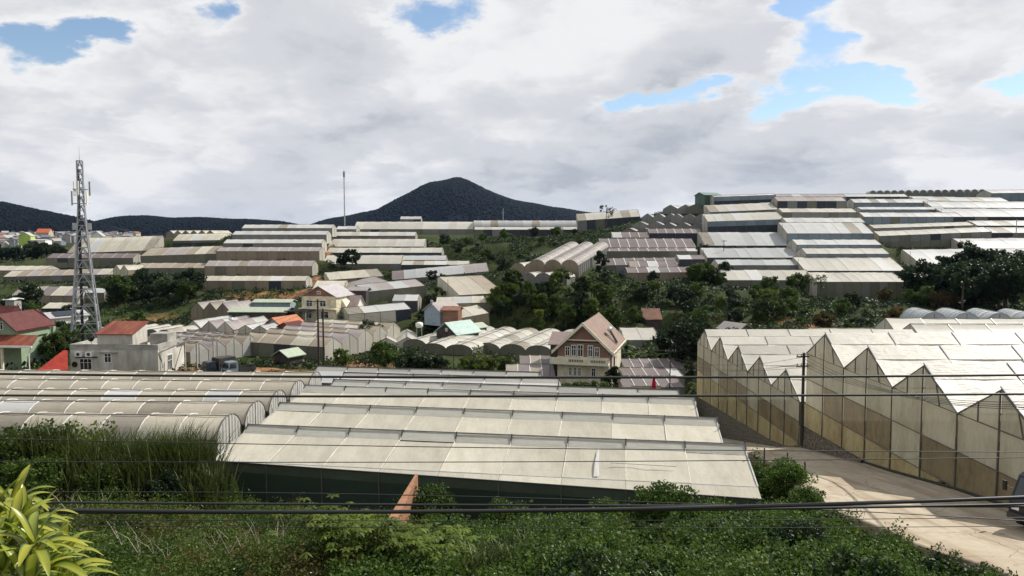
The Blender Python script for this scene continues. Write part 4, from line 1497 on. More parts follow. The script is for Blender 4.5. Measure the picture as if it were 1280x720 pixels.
def gable_house(name, label, loc, yaw, w, d, h, rise, wallm, roofm, gablem=None, ridge='y', wins=(), side=(), over=.35, cat='house', group=None, door=None):
    """front faces -y locally; ridge along y shows a gable to the front"""
    o = thing(name, label, cat, loc, yaw, group)
    gm = gablem or wallm
    b = 1.5
    if ridge == 'y':
        MB().box(-w / 2, w / 2, 0, d, -b, h).build('wall', wallm, o)
        MB().poly([(-w / 2, -.004, h), (w / 2, -.004, h), (0, -.004, h + rise)]).poly([(w / 2, d + .004, h), (-w / 2, d + .004, h), (0, d + .004, h + rise)]).build('gable', gm, o)
        k = rise / (w / 2)
        for s in (-1, 1):
            a, e = (0, h + rise + .06), (s * (w / 2 + over), h - over * k + .06)
            m = MB()
            y0, y1 = -over, d + over
            m.poly([(a[0], y0, a[1]), (a[0], y1, a[1]), (e[0], y1, e[1]), (e[0], y0, e[1])])
            m.poly([(a[0], y0, a[1] - .14), (e[0], y0, e[1] - .14), (e[0], y1, e[1] - .14), (a[0], y1, a[1] - .14)])
            m.poly([(a[0], y0, a[1]), (e[0], y0, e[1]), (e[0], y0, e[1] - .14), (a[0], y0, a[1] - .14)])
            m.poly([(e[0], y0, e[1]), (e[0], y1, e[1]), (e[0], y1, e[1] - .14), (e[0], y0, e[1] - .14)])
            m.build('roof', roofm, o)
    else:
        MB().box(-w / 2, w / 2, 0, d, -b, h).build('wall', wallm, o)
        m = MB()
        for s in (-1, 1):
            pts = [(s * w / 2, 0, h), (s * w / 2, d, h), (s * w / 2, d / 2, h + rise)]
            m.poly(pts if s > 0 else pts[::-1])
        m.build('gable', gm, o)
        k = rise / (d / 2)
        for s, ye in ((-1, -over), (1, d + over)):
            m = MB()
            zt, ze = h + rise + .06, h - over * k + .06
            x0, x1 = -w / 2 - over, w / 2 + over
            m.poly([(x0, d / 2, zt), (x1, d / 2, zt), (x1, ye, ze), (x0, ye, ze)])
            m.poly([(x0, d / 2, zt - .14), (x0, ye, ze - .14), (x1, ye, ze - .14), (x1, d / 2, zt - .14)])
            m.poly([(x0, ye, ze), (x1, ye, ze), (x1, ye, ze - .14), (x0, ye, ze - .14)])
            for xx in (x0, x1):
                m.poly([(xx, d / 2, zt), (xx, ye, ze), (xx, ye, ze - .14), (xx, d / 2, zt - .14)])
            m.build('roof', roofm, o)
    for (x, z, ww, hh) in wins:
        window(o, x, -.01, z, ww, hh)
    for (y, z, ww, hh) in side:
        window(o, w / 2 + .01, y, z, ww, hh, 'side')
    if door:
        MB().box(door - .5, door + .5, -.05, .02, 0, 2.1).build('door', TINWALL, o)
    return o


# --- brick-gabled house in the middle
def brick_mat():
    t = NT('brick_red')
    tc = t.n('ShaderNodeTexCoord')
    mp = t.n('ShaderNodeMapping')
    mp.inputs['Rotation'].default_value = (math.pi / 2, 0, 0)
    t.l(tc.outputs['Object'], mp.inputs['Vector'])
    b = t.n('ShaderNodeTexBrick')
    b.inputs['Scale'].default_value = 2.2
    b.inputs['Color1'].default_value = (.21, .10, .068, 1)
    b.inputs['Color2'].default_value = (.155, .075, .052, 1)
    b.inputs['Mortar'].default_value = (.32, .22, .16, 1)
    b.inputs['Mortar Size'].default_value = .03
    t.l(mp.outputs[0], b.inputs['Vector'])
    d = t.bsdf(b.outputs['Color'], .9, .2)
    return t.done(d.outputs[0])


BRICK = brick_mat()


def tile_mat(name, c1, c2):
    t = NT(name)
    tc = t.n('ShaderNodeTexCoord')
    p = tc.outputs['Object']
    w = t.n('ShaderNodeTexWave', wave_type='BANDS', bands_direction='Y')
    w.inputs['Scale'].default_value = 1.4
    w.inputs['Distortion'].default_value = .3
    t.l(p, w.inputs['Vector'])
    w2 = t.n('ShaderNodeTexWave', wave_type='BANDS', bands_direction='Z')
    w2.inputs['Scale'].default_value = 1.6
    t.l(p, w2.inputs['Vector'])
    n = t.noise(t.pos(), .9, 5, .6)
    c = t.mix(t.rng(n, .3, .7, 0, 1), c1, c2)
    c = t.mul(c, t.rng(w2.outputs['Fac'], 0, .25, .55, 1))
    d = t.bsdf(c, .7, .3)
    t.l(t.bump(w.outputs['Fac'], .5, .05), d.inputs['Normal'])
    return t.done(d.outputs[0])


TILE = tile_mat('roof_brown_tile', (.27, .185, .145), (.19, .125, .098))

HY = -R(15.5)
hc = (lift(690.5, 110, 0) + lift(768, 110, 0)) / 2
hz = -4.2
house = thing('brick_house', 'two-storey house with brick gable, cream bargeboards and a brown tiled roof', 'house', (hc.x, 110.3, hz), HY)
W_, D_, EV, AP = 7.8, 14.2, 7.6, 11.3
MB().box(-W_ / 2, W_ / 2, 0, D_, -1.5, 6.15).build('lower_wall', STUCCO_Y, house)
MB().box(-W_ / 2 + .02, W_ / 2 - .02, .03, D_ - .02, 6.15, EV).poly([(-W_ / 2 + .02, .03, EV), (W_ / 2 - .02, .03, EV), (0, .03, AP - .4)]).poly(
    [(W_ / 2 - .02, D_ - .02, EV), (-W_ / 2 + .02, D_ - .02, EV), (0, D_ - .02, AP - .4)]).build('gable_wall', BRICK, house)
k = (AP - EV) / (W_ / 2)
ov = .7
for s in (-1, 1):
    a, e = (0, AP), (s * (W_ / 2 + ov), EV - ov * k)
    m = MB()
    m.poly([(a[0], -.5, a[1]), (a[0], D_ + .5, a[1]), (e[0], D_ + .5, e[1]), (e[0], -.5, e[1])])
    m.poly([(a[0], -.5, a[1] - .15), (e[0], -.5, e[1] - .15), (e[0], D_ + .5, e[1] - .15), (a[0], D_ + .5, a[1] - .15)])
    m.poly([(e[0], -.5, e[1]), (e[0], D_ + .5, e[1]), (e[0], D_ + .5, e[1] - .15), (e[0], -.5, e[1] - .15)])
    rf = m.build('roof', TILE, house)
    for y in (-.62, D_ + .48):
        q = MB()
        q.poly([(a[0], y, a[1] + .12), (e[0] + s * .1, y, e[1] + .02), (e[0] + s * .1, y, e[1] - .46), (a[0], y, a[1] - .42)])
        q.poly([(a[0], y + .16, a[1] + .12), (a[0], y + .16, a[1] - .42), (e[0] + s * .1, y + .16, e[1] - .46), (e[0] + s * .1, y + .16, e[1] + .02)])
        q.poly([(a[0], y, a[1] + .12), (a[0], y + .16, a[1] + .12), (e[0] + s * .1, y + .16, e[1] + .02), (e[0] + s * .1, y, e[1] + .02)])
        q.poly([(a[0], y, a[1] - .42), (e[0] + s * .1, y, e[1] - .46), (e[0] + s * .1, y + .16, e[1] - .46), (a[0], y + .16, a[1] - .42)])
        q.build('bargeboard', TRIM, house)
    MB().box(min(e[0], e[0] + s * .12), max(e[0], e[0] + s * .12), -.45, D_ + .45, e[1] - .16, e[1] + .06).build('gutter', TRIM, house)
MB().box(-2.3, 2.6, -.28, .02, 8.6, 8.75).build('canopy_ledge', TRIM, house)
MB().box(-2.3, 2.5, -.06, .025, 8.3, 8.59).build('canopy_painted_shadow', TINWALL, house)  # dark strip painted in for the shade beneath the ledge
for (x, z, ww, hh) in ((-2.35, 6.2, .78, 1.45), (-1.4, 6.2, .78, 1.72), (-.4, 6.15, .88, 1.85), (1.1, 6.2, .78, 1.72), (2.1, 6.2, .78, 1.45)):
    window(house, x, .02, z, ww, hh)
MB().box(-W_ / 2 - .9, W_ / 2 + .1, -1.3, .0, 5.1, 5.35).build('balcony_slab', TRIM, house)
MB().box(-W_ / 2 - .9, W_ / 2 + .1, -1.3, -1.12, 5.35, 6.12).build('balcony_parapet', TRIM, house)
for x0 in (-1.9, 1.4):
    g = MB()
    for q in range(9):
        g.box(x0 + q * .25, x0 + q * .25 + .12, -1.34, -1.3, 5.55, 5.92)
    g.build('balustrade_grille', TINWALL, house)
for x, ww in ((-1.9, .5), (-1.2, .5), (-.5, .5), (1.6, .7)):
    window(house, x, -.01, 3.2, ww, 1.35)
for y, m_ in ((1.5, RUST), (5.2, RUST)):
    MB().box(W_ / 2 - .02, W_ / 2 + .22, y - .25, y + .25, -1, 6.9).build('pilaster', m_, house)
for (y, z) in ((2.9, 5.9), (3.3, 3.9), (2.9, 1.9)):
    m = MB()
    m.poly([(W_ / 2, y - .7, z + .5), (W_ / 2, y + .7, z + .5), (W_ / 2 + .9, y + .7, z), (W_ / 2 + .9, y - .7, z)])
    m.poly([(W_ / 2, y - .7, z + .42), (W_ / 2 + .9, y - .7, z - .08), (W_ / 2 + .9, y + .7, z - .08), (W_ / 2, y + .7, z + .42)])
    m.poly([(W_ / 2, y - .7, z + .5), (W_ / 2 + .9, y - .7, z), (W_ / 2 + .9, y - .7, z - .08), (W_ / 2, y - .7, z + .42)])
    m.build('awning', PINK, house)
MB().box(W_ / 2, W_ / 2 + .03, .2, 9, -1, 6.6).build('side_wall', STUCCO, house)
# solar heater on the roof
sh = thing('solar_water_heater', 'solar water heater with silver tank on the brown tiled roof', 'water heater', (0, 0, 0))
Mh = Matrix.Translation((hc.x, 110.3, hz)) @ Matrix.Rotation(HY, 4, 'Z')
sh.matrix_world = Mh @ Matrix.Translation((2.9, 6.5, AP - 2.9 * k + .15))
MB().tube([(.2, -.9, 1.0), (.2, .9, 1.0)], .32, 10).build('tank', solid('tank_silver', (.6, .6, .6), .3, .5, .6), sh, smooth=True)
m = MB()
for q in range(8):
    m.bar((.2, -.75 + q * .21, .75), (1.35, -.75 + q * .21, -1.15), .07)
m.build('collector_tubes', BLACK, sh)
MB().bar((.2, -.8, -.3), (.2, -.8, 1.0), .05).bar((.2, .8, -.3), (.2, .8, 1.0), .05).bar((1.35, -.9, -1.2), (1.35, .9, -1.2), .05).build('stand', STEEL, sh)
# lean annexe roof left of the gable
o = gable_house('annexe', 'dark grey roof of the low annexe left of the brick gable', lift(698, 119, -4.2), HY, 2.6, 6, 6.9, 1.5, TINWALL, BROWNROOF, ridge='x', cat='house')

# --- flat white building with the rusty lean-to room on its roof
wb = thing('flat_roof_house', 'weathered white flat-roofed house with a rusty red lean-to room on top', 'house', lift(141, 104, -2.0), R(-2))
MB().box(-6.3, 6.3, 0, 8, -1, 6.0).build('wall', STUCCO, wb)
pm = MB()
pm.box(-6.34, 6.34, -.04, .22, 6.0, 6.75).box(-6.34, 6.34, 7.8, 8.04, 6.0, 6.75).box(-6.34, -6.08, .22, 7.8, 6.0, 6.75).box(6.08, 6.34, .22, 7.8, 6.0, 6.75)
pm.build('parapet', CONC, wb)
MB().box(-2.6, 2.5, .4, 4.4, 6.0, 8.2).build('roof_room', STUCCO, wb)
MB().poly([(-2.58, .45, 8.2), (-2.58, 4.35, 8.2), (-2.58, 4.35, 8.9), ]).poly([(2.52, .4, 8.2), (2.52, 4.4, 8.2), (2.52, 4.4, 9.4)]).poly([(2.5, 4.41, 8.2), (-2.6, 4.41, 8.2), (-2.6, 4.41, 9.4), (2.5, 4.41, 9.4)]).build(
    'roof_room_gable', STUCCO, wb)
MB().poly([(-2.8, .1, 8.2), (2.75, .1, 8.2), (2.75, 4.7, 9.55), (-2.8, 4.7, 9.55)]).poly([(-2.8, .1, 8.12), (-2.8, 4.7, 9.47), (2.75, 4.7, 9.47), (2.75, .1, 8.12)]).poly(
    [(-2.8, .1, 8.2), (-2.8, .1, 8.12), (2.75, .1, 8.12), (2.75, .1, 8.2)]).build('tin_roof', REDTIN, wb)
MB().box(3.6, 6.2, 3.0, 5.6, 6.0, 7.9).build('stair_head', CONC, wb)
window(wb, -4.1, -.02, 3.1, 1.8, 1.65, mull=2)
window(wb, -.9, -.02, 4.15, 1.05, 1.35)
MB().box(-2.1, .5, -.35, 0, 5.6, 5.7).build('window_hood', CONC, wb)
for x in (-4.9, -3.4):
    a = MB().box(x - .5, x + .5, -.5, 0, 5.05, 5.75).build('air_conditioner', WFRAME, wb)
    MB().tube([(x, -.505, 5.4), (x, -.53, 5.4)], .24, 12).build('fan', TINWALL, a)
MB().box(-5.6, -2.4, -.12, 0, 4.85, 5.0).build('pipe_tray', BLACK, wb)
MB().tube([(-5.7, -.12, 3.9), (-5.7, -.02, 3.9)], .4, 14).build('hung_tyre', BLACK, wb)
window(wb, 6.32, 3.2, 2.6, 1.4, 2.3, 'side', mull=2)
MB().box(6.3, 6.36, .5, 1.0, -1, 6.3).build('drain_pipe', CONC, wb)
MB().box(5.2, 6.7, 5.6, 8.05, 6.0, 6.3).build('slab', CONC, wb)
fr = MB()
for (a, b) in (((6.4, .2, 5.6), (9.6, 3.5, 7.2)), ((8.6, 3.2, -1), (8.6, 3.2, 6.6)), ((9.4, 5.2, -1), (9.4, 5.2, 6.2)), ((6.4, 7.6, 6.4), (11.5, 6.8, 6.7)), ((11.2, 6.8, -1), (11.2, 6.8, 6.6))):
    fr.bar(a, b, .18)
fr.build('porch_frame', CONC, wb)
dp = thing('satellite_dish', 'small dark satellite dish on the white flat-roofed house', 'dish', lift(113, 105, 4.7))
MB().tube([(0, 0, 0), (0, 0, .6)], .05, 6).build('mast', STEEL, dp)
MB().tube([(0, -.1, .8), (0, -.02, .8), (0, .1, .8)], [.48, .40, .1], 14).build('reflector', BLACK, dp, smooth=True)
rt = thing('tarpaulin_roof', 'bright red sloping tin roof left of the white flat-roofed house', 'roof', lift(64, 100, 1.5), R(3))
MB().poly([(-2.4, 0, .1), (1.9, 0, .1), (.1, 3.5, 2.5), (-.5, 3.5, 2.5)]).poly([(-2.4, 0, .0), (-.5, 3.5, 2.4), (.1, 3.5, 2.4), (1.9, 0, .0)]).poly([(-2.4, 0, .1), (-2.4, 0, 0), (1.9, 0, 0), (1.9, 0, .1)]).build(
    'sheet', solid('roof_bright_red', (.36, .038, .022), .6, .3, var=.25), rt)
MB().bar((1.6, .2, -3.5), (1.6, .2, .05), .12).bar((-1.8, .1, -2.5), (-1.8, .1, .05), .12).bar((0, 3.3, -3.5), (0, 3.3, 2.3), .12).build('posts', WOOD, rt)
tw = tag(MB().tube([(0, 0, 0), (0, 0, .5), (0, 0, .62)], [.75, .75, .3], 16).build('water_tank', CONC, None, lift(128, 106, 4.65)), 'low grey tank on the white flat roof beside the lean-to', 'tank')

# --- red-roofed green house at the left edge
gh = thing('red_roof_house', 'pale green house with steep dark red roof and porch at the left edge', 'house', (-79.0, 111.5, -.7), R(-4))
MB().box(-7, 5.0, .1, 8, -1.5, 6.2).build('wall', GREENWALL, gh)
MB().poly([(.5, -.9, 6.6), (5.3, -.9, 6.6), (2.9, -.9, 8.8)]).box(.5, 5.3, -.89, 6, 5.4, 6.6).build('dormer_wall', GREENWALL, gh)
for s in (-1, 1):
    a, e = (2.9, 9.15), (2.9 + s * 2.8, 6.65)
    m = MB()
    m.poly([(a[0], -1.7, a[1]), (a[0], 7, a[1]), (e[0], 7, e[1]), (e[0], -1.7, e[1])]).poly([(a[0], -1.7, a[1] - .2), (e[0], -1.7, e[1] - .2), (e[0], 7, e[1] - .2), (a[0], 7, a[1] - .2)])
    m.poly([(a[0], -1.7, a[1]), (e[0], -1.7, e[1]), (e[0], -1.7, e[1] - .2), (a[0], -1.7, a[1] - .2)]).poly([(e[0], -1.7, e[1]), (e[0], 7, e[1]), (e[0], 7, e[1] - .2), (e[0], -1.7, e[1] - .2)])
    m.build('roof', REDTILE, gh)
MB().poly([(-7.5, -.6, 6.3), (.6, -.6, 6.3), (2.0, 3.6, 9.9), (-5.5, 3.6, 9.9)]).poly([(-7.5, 8.2, 6.3), (-5.5, 3.8, 9.9), (2.0, 3.8, 9.9), (.6, 8.2, 6.3)]).poly([(2.0, 3.6, 9.9), (.6, -.6, 6.3), (4.4, 3.8, 6.3)]).build('main_roof', REDTILE, gh)
window(gh, 2.7, -.92, 6.7, .9, 1.25)
pr_ = MB().poly([(-7.5, -3.8, 4.75), (9.6, -3.8, 4.75), (8.6, -.9, 6.0), (-7.5, -.9, 6.0)]).poly([(-7.5, -3.8, 4.65), (-7.5, -.9, 5.9), (8.6, -.9, 5.9), (9.6, -3.8, 4.65)])
pr_.build('porch_roof', REDTIN, gh)
MB().box(-7.6, 9.7, -3.95, -3.8, 4.5, 4.78).build('porch_gutter', WFRAME, gh)
for x in (-3.2, 3.2, 4.6):
    MB().box(x - .15, x + .15, -3.4, -3.1, -1.5, 4.65).build('porch_column', TRIM, gh)
MB().tube([(9.5, -3.8, 4.5), (9.0, -3.6, 3.7), (9.0, -3.6, -1.5)], .09, 6).build('drain_pipe', WFRAME, gh)
window(gh, -1.2, .08, 2.4, 1.5, 1.6)

# --- smaller houses across the valley
h1 = gable_house('two_tone_house', 'two-storey cream house with brown gable beside the gully', lift(399, 168, at(399, 400, 168).z), R(-14), 8.6, 9, 5.4, 2.3, STUCCO_Y, SLATE, gablem=RUST, ridge='y',
                 wins=((-2.4, 3.0, 1.6, 1.5), (1.0, 3.0, 1.6, 1.5), (1.4, .4, 2.0, 1.6), (0, 5.9, .9, .7), (-2.6, .3, 1.6, 1.8)))
MB().box(-4.6, 4.6, -1.2, 0, 2.55, 2.7).build('balcony', TRIM, h1)
MB().box(-6.5, -.8, -4, -.1, 2.2, 2.35).build('carport_roof', TINWALL, h1)
MB().bar((-6.2, -3.8, -1), (-6.2, -3.8, 2.2), .15).bar((-1.2, -3.8, -1), (-1.2, -3.8, 2.2), .15).build('carport_posts', TRIM, h1)
h2 = gable_house('small_dormer_house', 'small house with brown roof and white gable end beside the two-tone house', lift(430, 170, at(430, 402, 170).z), R(-10), 5.6, 6, 3.2, 2.6, STUCCO, BROWNROOF, ridge='x', wins=((-1.6, .8, 1.2, 1.2), (.8, .8, 1.2, 1.2)))
MB().poly([(-1.3, -.5, 3.4), (.9, -.5, 3.4), (-.2, -.5, 5.0)]).poly([(-.2, -.5, 5.0), (.9, -.5, 3.4), (.9, 1.6, 4.6), (-.2, 2.6, 5.2)]).poly([(-.2, -.5, 5.0), (-.2, 2.6, 5.2), (-1.3, 1.6, 4.6), (-1.3, -.5, 3.4)]).build('dormer', TRIM, h2)
MB().poly([(-1, -2.6, 1.6), (4.2, -2.6, 1.6), (4.2, 0, 2.6), (-1, 0, 2.6)]).poly([(-1, -2.6, 1.5), (-1, 0, 2.5), (4.2, 0, 2.5), (4.2, -2.6, 1.5)]).build('porch_roof', solid('roof_dark_teal', (.05, .13, .11), .5), h2)
gable_house('blue_grey_house', 'grey-blue wooden house with pinkish roof among the shrubs', lift(540, 160, at(540, 398, 160).z), R(-38), 4.6, 6.5, 1.8, 1.6, BLUEWALL, PINK, ridge='y', wins=((0, 3.2, .7, .8),))
gable_house('rusty_shed', 'rusty red-brown shed beside the grey-blue house', lift(563, 158, at(563, 396, 158).z), R(-10), 3.4, 3.4, 1.5, .6, RUST, RUST, ridge='x', cat='shed')
gable_house('teal_roof_house', 'dark house with pale teal tin roof by the cream vaults', lift(558, 146, at(562, 424, 146).z), R(-40), 5.6, 6.4, 1.4, 1.9, TINWALL, TEAL, ridge='y', over=.5, wins=((0, 1.6, .6, .6),))
gable_house('yellow_roof_shed', 'pale yellow-green roofed shed behind the teal-roofed house', lift(577, 152, at(577, 420, 152).z), R(-40), 3, 6, 1.6, .7, TINWALL, PALEGREEN, ridge='y', cat='shed')
h = gable_house('orange_roof_house', 'low blue-walled house with a bright orange tile roof on one side', lift(342, 157, at(342, 414, 157).z), R(-25), 6.0, 6.5, .9, 2.0, BLUEWALL, solid('roof_orange', (.38, .13, .05), .6, var=.2), ridge='y', over=.6)
gable_house('maroon_roof_shed', 'maroon roofed shed beside the orange-roofed house', lift(356, 154, at(352, 414, 154).z), R(-25), 4, 4, .9, .9, RUST, REDTILE, ridge='y', over=.5, cat='shed')
sg = gable_house('long_shed', 'long dark shed with pale green roof panels below the orange bank', lift(322, 166, at(322, 404, 166).z), R(-3), 13, 6, 2.6, .7, TINWALL, PALEGREEN, ridge='x', cat='shed')
gable_house('blue_tin_shed', 'blue and pale green tin shed above the long dark shed', lift(340, 178, at(340, 390, 178).z), R(-3), 9, 4, 2.4, .5, BLUEWALL, PALEGREEN, ridge='x', cat='shed')
gable_house('red_tin_shack', 'small rust-red roofed shack among the trees above the cream roof', lift(816, 160, at(816, 408, 160).z), R(8), 3.8, 3.5, 1.7, 2.0, TINWALL, RUST, ridge='x', cat='shed', over=.2)
gable_house('pyramid_shelter', 'pale pointed shelter roof behind the lower road greenhouse', lift(932, 140, at(932, 420, 140).z), R(30), 5.0, 5, .9, 1.4, W_OLIVE, PINK, ridge='y', cat='shed')
gable_house('green_skyline_shed', 'dark green shed on the skyline above the pale tents', lift(888, 272, at(888, 252, 272).z), R(20), 7, 6, 2.4, 1.0, solid('wall_dark_green', (.06, .11, .085)), solid('roof_dark_green', (.10, .16, .14)), ridge='x', cat='shed')
sp = gable_house('solar_shed', 'white shed with a dark solar panel on its roof left of the tower', lift(56, 160, at(52, 414, 160).z), R(-32), 4.6, 8, 3.0, 1.0, WFRAME, SLATE, ridge='y', cat='shed')
MB().poly([(.3, 1.2, 4.0), (2.3, 1.2, 3.15), (2.3, 6.2, 3.15), (.3, 6.2, 4.0)]).build('solar_panel', solid('solar_panel', (.015, .02, .035), .2, .6), sp, (0, 0, .12))
gable_house('beige_box_house', 'small box house with grey roof rack above the red-roofed house', lift(13, 150, at(13, 381, 150).z), R(-5), 1.9, 2, 1.1, .2, CONC, WFRAME, ridge='x', cat='shed')
gable_house('dark_shed', 'dark low shed with pinkish roof behind the two small houses', lift(447, 176, at(447, 380, 176).z), R(-4), 4.2, 4, 3.3, .6, TINWALL, PINK, ridge='x', cat='shed')
gable_house('field_shed', 'low pale green field shed in the dry weeds by the twin poles', lift(350, 127, at(350, 450, 127).z), R(-30), 3.4, 3.6, .8, .9, TINWALL, PALEGREEN, ridge='y', cat='shed')

# --- far town at the left
town_mats = [solid('town_wall_%d' % i, c, .85, .2, var=.1) for i, c in enumerate(((.52, .50, .46), (.36, .35, .34), (.44, .38, .31), (.30, .34, .38), (.50, .46, .36)))]
town_roofs = [solid('town_roof_%d' % i, c, .7, .3, var=.15) for i, c in enumerate(((.15, .13, .13), (.24, .13, .10), (.26, .27, .28), (.12, .15, .18), (.36, .35, .33)))]
gt = random.Random(5)
town = []
for r_, (Y, y0, n) in enumerate(((560, 307, 14), (600, 304.5, 17), (650, 302, 20), (710, 300, 22), (780, 297.5, 24), (860, 295.5, 24))):
    for k_ in range(n):
        px = -8 + 176 * (k_ + gt.uniform(.1, .9)) / n
        if r_ < 2 and px > 75:
            continue
        town.append((px, y0 + gt.uniform(-1, 1), Y + gt.uniform(-12, 12)))
for i, (px, py, Y) in enumerate(town):
    p = at(px, py, Y)
    gable_house('town_house', 'tiny distant house in the packed town below the left hills', p, gt.uniform(-.7, .7), gt.uniform(4.5, 8), gt.uniform(5, 9), gt.uniform(2.5, 5.5), gt.uniform(.9, 2.2), gt.choice(town_mats), gt.choice(town_roofs),
                ridge=gt.choice('xy'), group='houses of the far town', over=.5)
gable_house('lime_house', 'lime green house in the far town at the left', at(31, 305, 545), .2, 8, 8, 6, 2.6, solid('wall_lime', (.40, .52, .12), .8), town_roofs[4], ridge='y', group=None)
gable_house('orange_town_house', 'orange-roofed house in the far town at the left', at(53, 296, 690), .1, 11, 9, 4, 3.5, town_mats[2], solid('roof_town_orange', (.48, .11, .04), .7), ridge='x')
gable_house('white_town_block', 'white boxy house at the near edge of the far town', at(47, 307, 540), 0, 11, 8, 4, .4, WFRAME, town_mats[0], ridge='x')
gable_house('white_gable_house', 'white gabled house right of the tower above the cream roof', at(121, 303, 400), .3, 5.5, 8, 3.5, 2.4, WFRAME, town_roofs[4], ridge='y')
# ------------------------------------------------------------------ lattice tower
tp0, tp1 = at(109, 425, 122), at(101, 201, 122)
TX0, TZ0 = (at(108.5, 430, 122).x + at(99.5, 205, 122).x) / 2, tz(at(108, 430, 122).x, 122) - .2
tower = thing('lattice_tower', 'tall grey steel lattice tower carrying white panel antennas', 'tower', (TX0, 122, TZ0), R(24))
HT = tp1.z - TZ0
GALV = solid('tower_steel', (.33, .345, .36), .45, .5, .4, var=.25)
hwf = lambda z: .40 + 1.95 * max(0, 1 - z / (HT * .80)) ** 1.15
corners = ((-1, -1), (1, -1), (1, 1), (-1, 1))
lv = [0, 3.2, 6.2, 9.0, 11.6, 14.0, 16.2, 18.2, 20.0, 21.7, 23.3, 24.8, 26.2, 27.6, 29.0, 30.4, 31.8]
lv = [v * HT / 31.8 for v in lv]
for (sx, sy) in corners:
    m = MB()
    m.tube([(sx * hwf(z), sy * hwf(z), z) for z in lv], [.19 - .10 * z / HT for z in lv], 6)
    m.build('leg', GALV, tower)
for a, b in zip(lv[:-1], lv[1:]):
    m = MB()
    for k_ in range(4):
        c0, c1 = corners[k_], corners[(k_ + 1) % 4]
        A0, A1 = Vector((c0[0] * hwf(a), c0[1] * hwf(a), a)), Vector((c1[0] * hwf(a), c1[1] * hwf(a), a))
        B0, B1 = Vector((c0[0] * hwf(b), c0[1] * hwf(b), b)), Vector((c1[0] * hwf(b), c1[1] * hwf(b), b))
        w = .13 if a < HT * .6 else .09
        m.bar(A0, (B0 + B1) / 2, w).bar(A1, (B0 + B1) / 2, w).bar(B0, B1, w)
        m.bar(A0.lerp(B0, .5), A1.lerp(B1, .5), .07)
        if a < HT * .35:
            m.bar(A0.lerp(B0, .5), A0.lerp((B0 + B1) / 2, .5), .05).bar(A1.lerp(B1, .5), A1.lerp((B0 + B1) / 2, .5), .05)
    m.build('bracing', GALV, tower)
MB().bar((-.55, -.5, 0), (-.25, -.3, HT * .96), .42, .16).build('cable_ladder', BLACK, tower)
for z in (HT * .79, HT * .86):
    m = MB()
    for k_ in range(8):
        a0, a1 = k_ * math.pi / 4, (k_ + 1) * math.pi / 4
        m.bar((1.15 * math.cos(a0), 1.15 * math.sin(a0), z), (1.15 * math.cos(a1), 1.15 * math.sin(a1), z), .08)
        if k_ % 2 == 0:
            m.bar((0, 0, z), (1.15 * math.cos(a0), 1.15 * math.sin(a0), z), .07)
    m.build('antenna_ring', GALV, tower)
for k_ in range(6):
    a = k_ * math.pi / 3 + .3
    z0 = HT * (.78 if k_ % 2 else .83)
    x, y = 1.3 * math.cos(a), 1.3 * math.sin(a)
    m = MB().box(-.16, .16, -.09, .09, 0, 2.3)
    m.build('panel_antenna', WFRAME if k_ % 3 else CONC, tower, (x, y, z0), rot=(0, 0, a + math.pi / 2))
for s in (-1, 1):
    MB().box(-.3, .3, -.2, .2, 0, 1.1).build('radio_unit', STEEL, tower, (s * 1.05, -.2, HT * .66))
    MB().bar((0, -.2, HT * .68), (s * 1.0, -.2, HT * .68), .06).build('arm', GALV, tower)
MB().tube([(0, 0, HT - .3), (0, 0, HT + 2.4)], [.04, .015], 5).build('lightning_rod', GALV, tower)
for z in (HT * .3, HT * .5):
    pass

# thin mast on the crest
pb, pt_ = at(431, 284, 330), at(430, 212, 330)
ms = thing('antenna_mast', 'thin antenna mast on the crest left of the mountain', 'mast', (pb.x, 330, pb.z - 2))
hh = pt_.z - pb.z + 2
MB().tube([(0, 0, 0), (0, 0, hh * .9), (0, 0, hh)], [.28, .24, .08], 6).build('pole', STEEL, ms)
MB().box(-.4, .4, -.25, .25, hh * .88, hh * .97).build('antenna', CONC, ms)
pb, pt_ = at(629, 277, 345), at(629, 260, 345)
ms = thing('pylon', 'small thin pylon in front of the dark mountain', 'pylon', (pb.x, 345, pb.z - 2))
MB().tube([(0, 0, 0), (0, 0, pt_.z - pb.z + 2)], [.2, .12], 5).build('pole', STEEL, ms)
MB().bar((-.8, 0, 6), (.8, 0, 6), .15).build('crossarm', STEEL, ms)

# ------------------------------------------------------------------ utility poles
def pole(label, px, py_top, Y, r=.14, arms=1, mat=WOOD, base=None, yb=None):
    t_ = at(px, py_top, Y)
    z0 = (tz(t_.x, Y) if base is None else base) - .3
    o = thing('utility_pole', label, 'utility pole', (t_.x, Y, z0), .15)
    h_ = t_.z - z0
    MB().tube([(0, 0, 0), (0, 0, h_)], [r, r * .75], 8).build('shaft', mat, o)
    for k_ in range(arms):
        z = h_ - .35 - k_ * .9
        a = MB().bar((-.8, -.1, z), (.8, -.1, z), .11).build('crossarm', mat, o)
        for x in (-.7, -.3, .3, .7):
            MB().tube([(x, -.1, z + .05), (x, -.1, z + .25)], .06, 6).build('insulator', CONC, a)
    return o, t_


